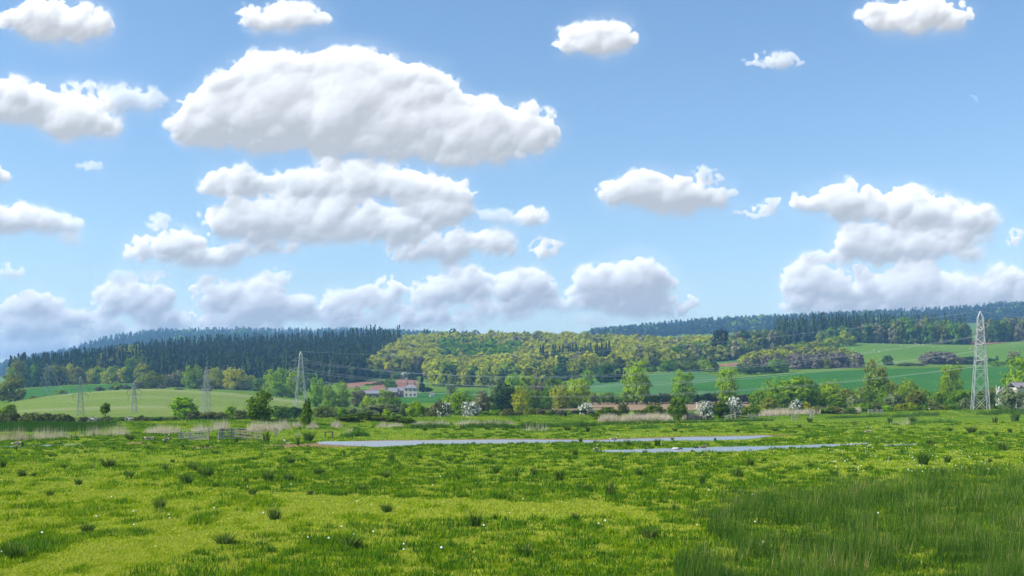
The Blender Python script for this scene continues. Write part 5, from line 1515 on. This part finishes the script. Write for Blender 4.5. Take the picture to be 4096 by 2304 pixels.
M_mud = field_mat('wet_mud', [(0.3, (0.16, 0.110, 0.060)), (0.7, (0.25, 0.170, 0.100))], .5, fine=2.0)
def sheet(name, poly, z, mat, label):
    bm = bmesh.new()
    vs = [bm.verts.new((*flat(*p), z)) for p in poly]
    f = bm.faces.new(vs)
    bmesh.ops.triangulate(bm, faces=[f])
    bm.normal_update()
    for f in bm.faces:
        if f.normal.z < 0: f.normal_flip()
    me = bpy.data.meshes.new(name); bm.to_mesh(me); bm.free()
    me.materials.append(mat)
    return tag(put(name, me), label, kind='structure')
PL = []
for nm, lb, pl in POOLS:
    w_ = wob(pl, .35, pr_); PL.append(w_)
    sheet(nm, w_, .03, m_water, lb)
MUDS = [
 ('reddish mud bank along the far side of the upper pool', [(1400,1768),(1600,1766),(1800,1764),(2000,1762),(2200,1763),(2400,1765),(2520,1760),(2700,1753),(2900,1748),(3060,1745),(3180,1743),(3180,1739.5),(3000,1741),(2800,1744),(2640,1748),(2500,1753),(2400,1757.5),(2200,1755.5),(2000,1755),(1800,1757.5),(1600,1760),(1400,1763)]),
 ('brown mud tongue at the left end of the upper pool', [(1120,1790),(1300,1790),(1420,1788),(1500,1779),(1420,1771),(1290,1770),(1200,1777),(1020,1783)]),
 ('trodden brown mud in front of the left metal gate', [(700,1793),(800,1796),(880,1793),(860,1788),(760,1788)]),
 ('patch of bare mud left of the gates', [(500,1775),(560,1776),(580,1771),(520,1768.5)]),
]
ML = []
for lb, pl in MUDS:
    w_ = wob(pl, .5, pr_); ML.append(w_)
    sheet('mud_bank', w_, .012, M_mud, lb)

# ------------------------------------------------------------------ grass, rushes, reeds
def blade_mat(name, stops, trans=.35):
    m, t = new_mat(name)
    at_ = t.nodes.new('ShaderNodeAttribute'); at_.attribute_name = 'tone'
    c = ramp(t, at_.outputs['Fac'], stops)
    d = t.nodes.new('ShaderNodeBsdfDiffuse'); t.links.new(c, d.inputs[0])
    tr = t.nodes.new('ShaderNodeBsdfTranslucent'); t.links.new(c, tr.inputs[0])
    mx_ = t.nodes.new('ShaderNodeMixShader'); mx_.inputs[0].default_value = trans
    t.links.new(d.outputs[0], mx_.inputs[1]); t.links.new(tr.outputs[0], mx_.inputs[2])
    out(t, mx_.outputs[0]); return m
M_grass = blade_mat('grass_blades', [(0.0, (0.045, 0.125, 0.014)), (0.35, (0.095, 0.215, 0.012)), (0.62, (0.230, 0.345, 0.010)), (0.85, (0.360, 0.440, 0.016)), (1.0, (0.52, 0.52, 0.12))], .4)
M_rush = blade_mat('rush_stems', [(0.0, (0.034, 0.090, 0.014)), (0.6, (0.085, 0.180, 0.022)), (0.9, (0.230, 0.310, 0.050)), (1.0, (0.42, 0.34, 0.16))], .35)
M_reed = blade_mat('dead_reed_stems', [(0.0, (0.36, 0.30, 0.20)), (0.5, (0.58, 0.51, 0.37)), (1.0, (0.74, 0.68, 0.54))], .35)
M_iris = blade_mat('iris_leaves', [(0.0, (0.040, 0.130, 0.020)), (1.0, (0.130, 0.270, 0.030))], .4)
def blades(X_, Y_, Z_, h, w, lean, r):
    """one tapering triangle per blade"""
    n = len(X_); th = r.random(n)*6.283
    lx = lean*r.normal(size=n)+.06*h; ly = lean*r.normal(size=n)
    a = np.stack([X_-np.cos(th)*w/2, Y_-np.sin(th)*w/2, Z_], -1); b = np.stack([X_+np.cos(th)*w/2, Y_+np.sin(th)*w/2, Z_], -1)
    c_ = np.stack([X_+lx, Y_+ly, Z_+h], -1)
    return np.stack([a, b, c_], 1).reshape(-1, 3)
gr_ = np.random.default_rng(21)
# value noise on the ground plane for patches of taller or yellower grass
_g = gr_.random((256, 256))
def vn(x, y, s):
    x = x/s+500; y = y/s+500
    i = np.floor(x).astype(int); j = np.floor(y).astype(int); fx = x-i; fy = y-j
    fx = fx*fx*(3-2*fx); fy = fy*fy*(3-2*fy)
    g = lambda a, b: _g[a % 256, b % 256]
    return g(i, j)*(1-fx)*(1-fy)+g(i+1, j)*fx*(1-fy)+g(i, j+1)*(1-fx)*fy+g(i+1, j+1)*fx*fy
def wet(px_, y_):
    m = np.zeros(len(px_), bool)
    for pl in PL: m |= pip(pl, px_, y_)
    return m
def muddy(px_, y_):
    m = np.zeros(len(px_), bool)
    for pl in ML: m |= pip(pl, px_, y_)
    return m
def scatter(n, y0, y1, p0=-160, p1=4256):
    """grass stations: evenly over the marsh as it recedes, with real positions"""
    y_ = gr_.uniform(y0, y1, n); px_ = gr_.uniform(p0, p1, n)
    d = EYE*F/(y_-HOR)
    return px_, y_, d, (px_-2048)/F*d
px_, y_, d, x = scatter(190000, 1682, 2420)
k = ~wet(px_, y_) & ((~muddy(px_, y_)) | (gr_.random(len(px_)) < .10)) & (d < np.interp(px_, DK_P, DK_D)+3)
px_, y_, d, x = px_[k], y_[k], d[k], x[k]
n1_ = vn(x, d*.45, .9); n2_ = vn(x, d*.45, 3.2); n3_ = vn(x, d*.6, 22.0); n4_ = vn(x+90, d*.6, .4)
pat = np.clip(.40*n1_+.26*n2_+.14*n3_+.30*n4_-.02, 0, 1)           # high: short yellower turf, low: lush green
tone0 = np.clip((pat-.36)*1.9+.52, .18, .92)
hgt0 = np.where(pat < .40, .19, .10)*(1.15-.5*pat)*(.7+.7*vn(x+17, d*.6, 1.4))
VB = []; TB = []
for b_ in range(4):
    n = len(x)
    h = hgt0*gr_.uniform(.6, 1.35, n)
    VB.append(blades(x+gr_.normal(size=n)*.05*(1+d/80), d+gr_.normal(size=n)*.07*(1+d/80), H(px_, d)-.01, h, .018+d*.0010, .05, gr_))
    dry_ = gr_.random(n) < .035*(.3+1.6*vn(x+61, d, 4.0))
    TB.append(np.repeat(np.where(dry_, 1.0, np.clip(tone0+gr_.normal(size=n)*.13, 0, .93)), 3))
# lush clumps standing above the turf
cs = [scatter(3600, 1690, 2420), scatter(2800, 1690, 1800), scatter(1500, 1800, 2000)]
cp_, cy_, cd, cx = (np.concatenate(v_) for v_ in zip(*cs))
k = ~wet(cp_, cy_) & ~muddy(cp_, cy_) & (cd < np.interp(cp_, DK_P, DK_D)-4) & (vn(cx, cd, 16) > .34)
cp_, cd, cx = cp_[k], cd[k], cx[k]
cr = gr_.uniform(.18, .60, len(cx))*(1+cd/260)
nb = 42
rr = np.sqrt(gr_.random((len(cx), nb)))*cr[:, None]; ta = gr_.random((len(cx), nb))*6.283
X_ = (cx[:, None]+np.cos(ta)*rr).ravel(); Y_ = (cd[:, None]+np.sin(ta)*rr*.8).ravel()
P_ = np.where(Y_ > 1, X_/Y_*F+2048, 0)
hh = (gr_.uniform(.16, .36, len(cx))[:, None]*(1.1-.5*rr/cr[:, None])*gr_.uniform(.7, 1.3, rr.shape)).ravel()
VB.append(blades(X_, Y_, H(P_, Y_)-.01, hh, .025+Y_*.0009, .07, gr_))
TB.append(np.repeat(np.clip(np.repeat(gr_.uniform(.16, .52, len(cx)), nb)+gr_.normal(size=len(X_))*.08, 0, 1), 3))
# rough grass on the flood bank
n = 60000
bp = gr_.uniform(-160, 4256, n); bd = np.interp(bp, DK_P, DK_D)+gr_.uniform(-16, 14, n)
bx = (bp-2048)/F*bd
bt = np.clip(vn(bx, bd, 3.0)*.9+.08, 0, .85)
VB.append(blades(bx, bd, H(bp, bd)-.02, gr_.uniform(.12, .34, n), .12, .10, gr_)); TB.append(np.repeat(np.clip(bt+gr_.normal(size=n)*.08, 0, 1), 3))
n = 26000  # shade on the left bank, put in as longer blades of dark tone
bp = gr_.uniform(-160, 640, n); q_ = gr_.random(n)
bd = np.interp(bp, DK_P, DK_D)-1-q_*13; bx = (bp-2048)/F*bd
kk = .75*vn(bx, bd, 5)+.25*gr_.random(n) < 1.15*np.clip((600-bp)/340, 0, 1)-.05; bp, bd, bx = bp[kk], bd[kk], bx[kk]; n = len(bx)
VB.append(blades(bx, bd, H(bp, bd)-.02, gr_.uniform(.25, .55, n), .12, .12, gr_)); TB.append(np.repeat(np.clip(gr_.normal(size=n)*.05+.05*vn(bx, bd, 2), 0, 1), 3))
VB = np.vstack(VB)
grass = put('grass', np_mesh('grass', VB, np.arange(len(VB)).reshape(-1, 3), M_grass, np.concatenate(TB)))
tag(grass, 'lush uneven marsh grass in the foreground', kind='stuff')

# rush tussocks
def tussock(r, nbl=150, fan=.55):
    a = r.random(nbl)*6.283; q = np.sqrt(r.random(nbl))*.16
    X0 = np.cos(a)*q; Y0 = np.sin(a)*q
    h = r.uniform(.55, 1.0, nbl)*(1-.35*(q/.16)**2*r.random(nbl))
    out_ = fan*(q/.16)*r.uniform(.45, 1.1, nbl)*h*.75
    X1 = X0+np.cos(a)*out_+.05*h; Y1 = Y0+np.sin(a)*out_
    th = r.random(nbl)*3.14; w = .028
    ax, ay = np.cos(th)*w/2, np.sin(th)*w/2
    mx_, my_, mz_ = X0*.55+X1*.45-.03*np.cos(a), Y0*.55+Y1*.45-.03*np.sin(a), h*.55
    z0 = np.full(nbl, -.02)
    A_ = np.stack([X0-ax, Y0-ay, z0], -1); B_ = np.stack([X0+ax, Y0+ay, z0], -1); C_ = np.stack([mx_+ax*.8, my_+ay*.8, mz_], -1); D_2 = np.stack([mx_-ax*.8, my_-ay*.8, mz_], -1); E_ = np.stack([X1, Y1, h], -1)
    V = np.stack([A_, B_, C_, A_, C_, D_2, D_2, C_, E_], 1).reshape(-1, 3)
    tn = np.repeat(np.where(r.random(nbl) < .06, 1.0, np.clip(r.random(nbl)*.75+.1, 0, .9)), 9)
    return np_mesh('rush_tussock', V, np.arange(len(V)).reshape(-1, 3), M_rush, tn)
TUS = [tussock(np.random.default_rng(400+i), nb_, f) for i, (nb_, f) in enumerate(((170, .75), (140, .55), (110, .4), (200, .95), (80, .65), (150, .30), (60, 1.0)))]
def rush(px_, y, w, h, label, group=None, var=None):
    d = EYE*F/(y-HOR)
    o = put('rush_tussock', TUS[(int(px_)*7+int(y)) % (4 if w > 38 else 7) if var is None else var])
    s_ = w/F*d/.78; o.location = at(px_, d); o.scale = (s_, s_, max(.25, h/F*d)); o.rotation_euler = (0, 0, R_.uniform(0, 6.28))
    tag(o, label, 'rush', group or 'rush tussocks in the marsh')
BIG = [
 (745,1937,76,56,'large dark rush tussock at lower left, leftmost of the big ones'),(825,1908,78,50,'wide rush tussock just behind the large one at lower left'),
 (770,1882,56,40,'rush tussock behind the wide one at lower left'),(435,1870,72,48,'wide dark rush tussock left of the big lower-left pair'),
 (12,1870,44,42,'dark rush tussock at the left edge'),(90,1906,52,36,'low rush tussock near the left edge, second from it'),
 (1073,1932,60,66,'tall rush tussock below the rail fence, left of a pair'),(1155,1930,52,52,'tall rush tussock, right of the pair below the rail fence'),
 (1275,1902,56,44,'loose rush tussock right of the tall pair'),(1566,1844,54,40,'rush tussock just below the left part of the upper pool'),
 (2236,1926,64,66,'tall dark rush tussock left of the bottom centre'),(2300,1822,46,34,'rush tussock between the two pools near the centre'),
 (2442,1984,88,72,'big loose rush tussock at the bottom right of centre'),(2952,1910,80,52,'broad fan-shaped dark rush tussock below the lower pool'),
 (3000,1864,44,44,'rush tussock just behind the broad fan-shaped one'),(2810,1940,44,52,'thin upright rush tussock left of the broad fan-shaped one'),
 (3690,1858,84,68,'largest dark rush tussock at right, speckled with white flowers'),(3718,1780,58,34,'rounded rush tussock behind the largest right one'),
 (4012,1800,60,38,'rush tussock near the right edge by the far grass'),(3338,1908,58,44,'loose rush tussock left of the largest right one'),
 (3788,1852,40,40,'rush tussock just right of the largest right one'),(3772,1902,48,44,'rush tussock in front of the largest right one, above the rush bed'),
 (2322,1772,28,30,'narrow upright rush tussock at the edge of the upper pool'),(2590,1788,50,28,'left of two rush tussocks on the spit between the pools'),
 (2630,1784,44,40,'right, taller of two rush tussocks on the spit between the pools'),(1066,1768,52,56,'tall dark rush clump at the right end of the rail fence'),
 (1192,1782,26,54,'narrow tall rush clump in front of the half-hidden timber frame'),(1235,1766,58,52,'dense dark rush clump right of the half-hidden timber frame'),
 (945,1772,32,34,'leaning dark rush clump in front of the fence corner'),(2065,1908,34,40,'upright rush tussock left of the centre bottom, first of two'),
 (2138,1904,44,42,'rush tussock left of the tall dark one at bottom centre'),(1984,1892,50,36,'rush tussock halfway between the pools and the bottom, centre'),
 (2555,1904,50,38,'rush tussock halfway down right of the centre'),(2332,1962,84,34,'low bushy bright rush clump at bottom centre'),
 (1545,1912,46,34,'small rush tussock below the upper pool, left of centre'),(205,1826,38,22,'small round rush clump below the water at the left'),
]
for a in BIG:
    rush(*a)
SM = [(255,1873,40),(370,1875,30),(135,1905,30),(662,1880,42),(690,1850,32),(315,1940,50),(515,1915,50),(590,1795,26),(340,1810,20),(390,1805,20),(520,1763,42),(860,1816,32),(810,1792,30),(830,1790,26),(985,1930,32),(1020,1920,32),(1010,1980,62),(1165,1856,46),(1350,1880,34),(1450,1965,46),(1240,1980,40),(1680,1836,36),(1860,1822,26),(1695,1890,22),(1830,1918,36),(2130,1890,30),(1960,1830,26),(1800,1845,32),(2075,1782,36),(1895,1776,16),(1410,1820,30),(2150,1812,30),(2210,1975,30),(2270,1985,30),(2515,1787,40),(2785,1874,36),(3075,1875,32),(3530,1768,30),(3490,1770,20),(3885,1732,52),(3930,1740,34),(3985,1745,30),(2860,1762,20),(3230,1752,24),(3330,1765,16),(2690,1760,18),(60,1800,30),(455,1800,24),(730,1790,24),(2480,1785,30),(2880,1935,30),(2790,1955,26),(1730,1935,30),(1880,1965,34),(620,1945,34),(1330,1935,26),(3420,1860,26),(3560,1840,28),(3240,1870,30),(3880,1880,34),(3960,1850,30),(200,1985,50),(640,2040,70),(1100,2080,80),(1550,2050,66),(1900,2110,90),(2300,2090,70),(2700,2050,60),(350,2130,90),(900,2180,110),(1400,2200,110),(2100,2230,120),(2600,2160,90),(60,2240,120),(4040,1730,30),(3800,1725,26),(3600,1735,30),(3100,1725,34),(2950,1730,26),(2700,1725,30),(2350,1728,40),(2270,1722,50),(2150,1718,46),(2050,1716,40),(1950,1718,36),(1700,1722,30),(1850,1716,40),(3060,1712,30),(3200,1712,34),(3240,1690,40),(3420,1700,34),(3560,1690,40),(3650,1690,44),(3980,1690,40),(4060,1685,60)]
BANDS = [(1600, 1725, 'far rush tussock near the ditch', 'far rush tussocks near the ditch'), (1725, 1800, 'small rush tussock on the grass around the pools', 'rush tussocks around the pools'), (1800, 1892, 'small rush tussock on the grass just below the pools', 'rush tussocks below the pools'), (1892, 2400, 'small rush tussock on the nearest grass', 'rush tussocks on the nearest grass')]
for y0_, y1_, lb, gp in BANDS:
    row_ = sorted(s_ for s_ in SM if y0_ <= s_[1] < y1_)
    for i, (px_, y, w) in enumerate(row_):
        rush(px_, y, w, w*R_.uniform(.5, .9), place(i, len(row_))+', '+lb, gp)
# bed of rushes in the lower right corner
RB = [(2880,2010),(3000,1992),(3120,1975),(3240,1962),(3330,1948),(3500,1930),(3640,1918),(3760,1908),(3830,1888),(3950,1880),(4096,1872),(4300,1866),(4300,2420),(2700,2420),(2760,2150)]
n = 90000
bp = gr_.uniform(2700, 4300, n); by_ = gr_.uniform(1866, 2420, n)
d_0 = EYE*F/(by_-HOR); x_0 = (bp-2048)/F*d_0
k = pip(RB, bp+150*(vn(x_0, d_0, 2.5)-.5), by_+46*(vn(x_0+31, d_0, 2.0)-.5)+26*(gr_.random(n)-.5)); bp, by_ = bp[k], by_[k]
bd = EYE*F/(by_-HOR); bx = (bp-2048)/F*bd
k = vn(bx, bd, 1.1)+.35*gr_.random(len(bx)) > .42+np.clip((50-bd)/60, 0, .25); bp, bd, bx = bp[k], bd[k], bx[k]
hh = gr_.uniform(.40, .95, len(bx))*(.45+.85*vn(bx, bd, 1.6))
tn = np.clip(.05+.75*vn(bx, bd, 1.2)+gr_.normal(size=len(bx))*.24, 0, 1)
V = blades(bx, bd, H(bp, bd)-.02, hh, .014+bd*.00016, .14, gr_)
tag(put('rush_bed', np_mesh('rush_bed', V, np.arange(len(V)).reshape(-1, 3), M_rush, np.repeat(tn, 3))), 'dense bed of dark rushes in the lower right corner', kind='stuff')
# belts of dark rushes along the ditch
def belt(name, segs, n, h0, h1, mat, label, depth=3.0, wd=.06, lean=.10, gap=0.0, t0=0.0, t1=1.0):
    VV = []; TT = []
    tot = sum(abs(s_[2]-s_[0]) for s_ in segs)
    for (p0, y0, p1, y1) in segs:
        m = max(60, int(n*abs(p1-p0)/tot)); s_ = gr_.random(m)
        p = p0+(p1-p0)*s_; y = y0+(y1-y0)*s_
        d0_ = np.array([find_d(a, b, 90, 420) for a, b in zip(np.linspace(p0, p1, 24), np.linspace(y0, y1, 24))])
        d = np.interp(s_, np.linspace(0, 1, 24), d0_)+gr_.random(m)*depth
        x = (p-2048)/F*d
        e_ = np.minimum(1, np.minimum(s_, 1-s_)*abs(p1-p0)/26)
        kk = (vn(x, d, 1.8)+.3*gr_.random(m) > gap) & (gr_.random(m) < .25+.75*e_)
        p, d, x, e_ = p[kk], d[kk], x[kk], e_[kk]
        h = gr_.uniform(h0*.55, h1*1.12, len(x))*(.6+.75*vn(x, d, 1.1))*(.75+.25*e_)
        VV.append(blades(x, d, H(p, d)-.03, h, wd, lean, gr_)); TT.append(np.repeat(np.clip(t0+(t1-t0)*(.5*gr_.random(len(x))+.5*vn(x+40, d, 2.5)), 0, 1), 3))
    V = np.vstack(VV)
    tag(put(name, np_mesh(name, V, np.arange(len(V)).reshape(-1, 3), mat, np.concatenate(TT))), label, kind='stuff')
belt('reed_bed', [(-40,1768,120,1766),(120,1764,330,1752),(330,1748,520,1742)], 2600, .7, 1.5, M_reed, 'thin grey-beige dead reeds below the left flood bank', 5.0, .035, .12, .50, 0, .7)
belt('reed_bed', [(575,1740,720,1736),(760,1734,850,1732)], 2000, .6, 1.3, M_reed, 'pale dead reeds behind the left metal gate', 7.0, .055, .12, .50)
belt('reed_bed', [(840,1722,920,1720),(985,1728,1130,1726),(1095,1720,1165,1718)], 2900, .7, 1.6, M_reed, 'tawny dead reeds around the big bank tree', 7.0, .055, .14, .45, 0, .8)
belt('reed_bed', [(1168,1712,1210,1712),(1225,1718,1275,1716),(1320,1712,1370,1711)], 1500, .7, 1.4, M_reed, 'tawny dead reeds at the foot of the pointed tree', 6.0, .055, .14, .40, 0, .7)
belt('reed_bed', [(1500,1711,1620,1709),(1640,1704,1800,1701),(1810,1702,2060,1698)], 2600, .4, 1.0, M_reed, 'low straw-coloured reeds along the bank right of the brambles', 4.0, .06, .10, .38)
belt('reed_bed', [(2392,1689,2480,1688),(2480,1688,2690,1684)], 8000, .8, 1.7, M_reed, 'long band of pale dead reeds in front of the bramble heaps', 8.0, .07, .12, .28)
belt('reed_bed', [(2728,1682,2835,1679)], 5200, 1.0, 1.7, M_reed, 'pale dead reeds around the foot of the reed-side hawthorn', 4.0, .08, .10, .1)
belt('reed_bed', [(2925,1664,2975,1660)], 2600, 1.2, 2.0, M_reed, 'small clump of pale reeds right of the dark thicket', 4.0, .08, .10, .05)
belt('reed_bed', [(3030,1668,3200,1660),(3200,1660,3380,1654),(3380,1652,3480,1648)], 9500, .8, 1.6, M_reed, 'long band of beige reeds in front of the right hand thicket', 9.0, .08, .12, .28)
belt('reed_bed', [(3918,1633,4015,1633)], 5200, 1.4, 2.0, M_reed, 'tawny reeds behind the foot of the tallest pylon', 5.0, .10, .08, .02)
belt('rush_belt', [(1640,1716,1800,1713),(1850,1714,2060,1712),(2060,1714,2400,1706)], 9000, .5, 1.0, M_rush, 'dark rush belt along the ditch in the middle distance', 5.0, .07, .10, .3, 0, .8)
belt('rush_belt', [(2400,1700,2800,1692),(2800,1692,3100,1684),(3300,1676,3560,1668)], 8000, .35, .8, M_rush, 'low dark rush belt in front of the pale reed bands', 5.0, .08, .10, .3, 0, .8)
belt('rush_belt', [(3560,1672,3760,1664),(3900,1664,4200,1656)], 6000, .5, .9, M_rush, 'dark rush belt on the far right grass', 6.0, .09, .10, .25, 0, .8)
belt('iris_bed', [(1360,1750,1480,1748)], 900, .6, 1.0, M_iris, 'bright upright iris leaves left of centre by the ditch', 3.0, .08, .12, .2)
belt('iris_bed', [(2520,1718,2640,1716),(2700,1716,2780,1714)], 900, .5, .8, M_iris, 'iris leaves with yellow flowers beyond the upper pool', 3.0, .08, .12, .3)
belt('iris_bed', [(3640,1696,3830,1690),(2930,1704,3010,1702)], 1300, .5, .9, M_iris, 'iris leaves with yellow flowers on the right middle grass', 4.0, .09, .12, .3)
belt('dry_stems', [(2080,1728,2200,1726),(1370,1742,1420,1742),(3560,1700,3660,1698)], 260, .9, 1.7, M_reed, 'sparse pale dry stems standing in the ditch grass', 3.0, .05, .25, .2)
# flowers
def dots(name, spots, size, mat, label):
    mb = MB()
    for x, yv, z, s_ in spots:
        a = R_.uniform(0, 6.28); c_, sn = math.cos(a)*s_, math.sin(a)*s_
        mb.poly([(x+c_, yv+sn, z), (x-sn, yv+c_, z), (x-c_, yv-sn, z), (x+sn, yv-c_, z), (x, yv, z+s_), (x, yv, z-s_*.6)], [(0,1,4),(1,2,4),(2,3,4),(3,0,4),(1,0,5),(2,1,5),(3,2,5),(0,3,5)])
    tag(mb.build(name, mat), label, kind='stuff')
M_petw = plain_mat('white_petals', (0.85, 0.86, 0.80), .8, var=.03)
M_pety = plain_mat('yellow_petals', (0.80, 0.58, 0.02), .8, var=.05)
sp = []
for _ in range(210):
    if R_.random() < .62: px_, y = R_.gauss(3620, 260), R_.uniform(1772, 1900)
    else: px_, y = R_.uniform(0, 4096), R_.uniform(1782, 2250)
    d = EYE*F/(y-HOR); sp.append(((px_-2048)/F*d, d, .20+R_.uniform(0, .1), R_.uniform(.028, .055)))
dots('white_flowers', sp, .05, M_petw, 'tiny white flower heads sprinkled over the marsh grass')
sp = []
for (p0, p1, y, n, hz_) in ((2525,2625,1708,9,.75),(2640,2780,1708,8,.75),(3675,3830,1682,12,.7),(308,362,1756,9,.5),(2730,2760,1712,5,.6),(60,4000,1900,16,.18)):
    for _ in range(n):
        yy = y+R_.uniform(-4, 6) if n != 16 else R_.uniform(1790, 1990)
        px_ = R_.uniform(p0, p1); d = EYE*F/(yy-HOR); sp.append(((px_-2048)/F*d, d, float(H(px_, d))+hz_+R_.uniform(-.05, .1), R_.uniform(.06, .1) if n != 16 else .035))
dots('yellow_flowers', sp, .08, M_pety, 'yellow iris and buttercup flowers in the marsh')
# ------------------------------------------------------------------ the moon, faint in the day sky
m_moon, t = new_mat('moon_glow')
g = t.nodes.new('ShaderNodeNewGeometry')
dt = t.nodes.new('ShaderNodeVectorMath'); dt.operation = 'DOT_PRODUCT'; dt.inputs[1].default_value = (0.62, -0.20, 0.64)
t.links.new(g.outputs['Normal'], dt.inputs[0])
mr = t.nodes.new('ShaderNodeMapRange'); mr.inputs['From Min'].default_value = 0.1; mr.inputs['From Max'].default_value = 0.9; mr.inputs['To Max'].default_value = 0.22
t.links.new(dt.outputs['Value'], mr.inputs['Value'])
em = t.nodes.new('ShaderNodeEmission'); em.inputs['Color'].default_value = (1.0, 0.88, 0.86, 1)
t.links.new(mr.outputs[0], em.inputs['Strength'])
tp = t.nodes.new('ShaderNodeBsdfTransparent')
ad = t.nodes.new('ShaderNodeAddShader'); t.links.new(em.outputs[0], ad.inputs[0]); t.links.new(tp.outputs[0], ad.inputs[1])
mk = t.nodes.new('ShaderNodeMixShader'); t.links.new(g.outputs['Backfacing'], mk.inputs[0]); t.links.new(ad.outputs[0], mk.inputs[1]); t.links.new(tp.outputs[0], mk.inputs[2])
out(t, mk.outputs[0])
bm = bmesh.new(); bmesh.ops.create_uvsphere(bm, u_segments=32, v_segments=16, radius=1.0)
me = bpy.data.meshes.new('moon'); bm.to_mesh(me); bm.free(); me.materials.append(m_moon)
me.polygons.foreach_set('use_smooth', [True]*len(me.polygons))
moon = put('moon', me); D_ = 24000.0
moon.location = ((3886-2048)/F*D_, D_, EYE+(HOR-404)/F*D_); moon.scale = (23/F*D_,)*3
tag(moon, 'faint pale half moon in the blue sky at the upper right', 'moon')

# ------------------------------------------------------------------ the air
m_haze, t = new_mat('pale_air')
pv = t.nodes.new('ShaderNodeVolumePrincipled')
pv.inputs['Color'].default_value = (0.27, 0.58, 1.0, 1)
pv.inputs['Density'].default_value = HAZE
pv.inputs['Anisotropy'].default_value = 0.1
o_ = t.nodes.new('ShaderNodeOutputMaterial'); t.links.new(pv.outputs[0], o_.inputs['Volume'])
mb = MB(); mb.box(-7000, 7000, -7000, 7000, -6.0, 312.0)
hz = mb.build('haze', m_haze)
tag(hz, 'thin blue haze filling the valley air', kind='stuff')
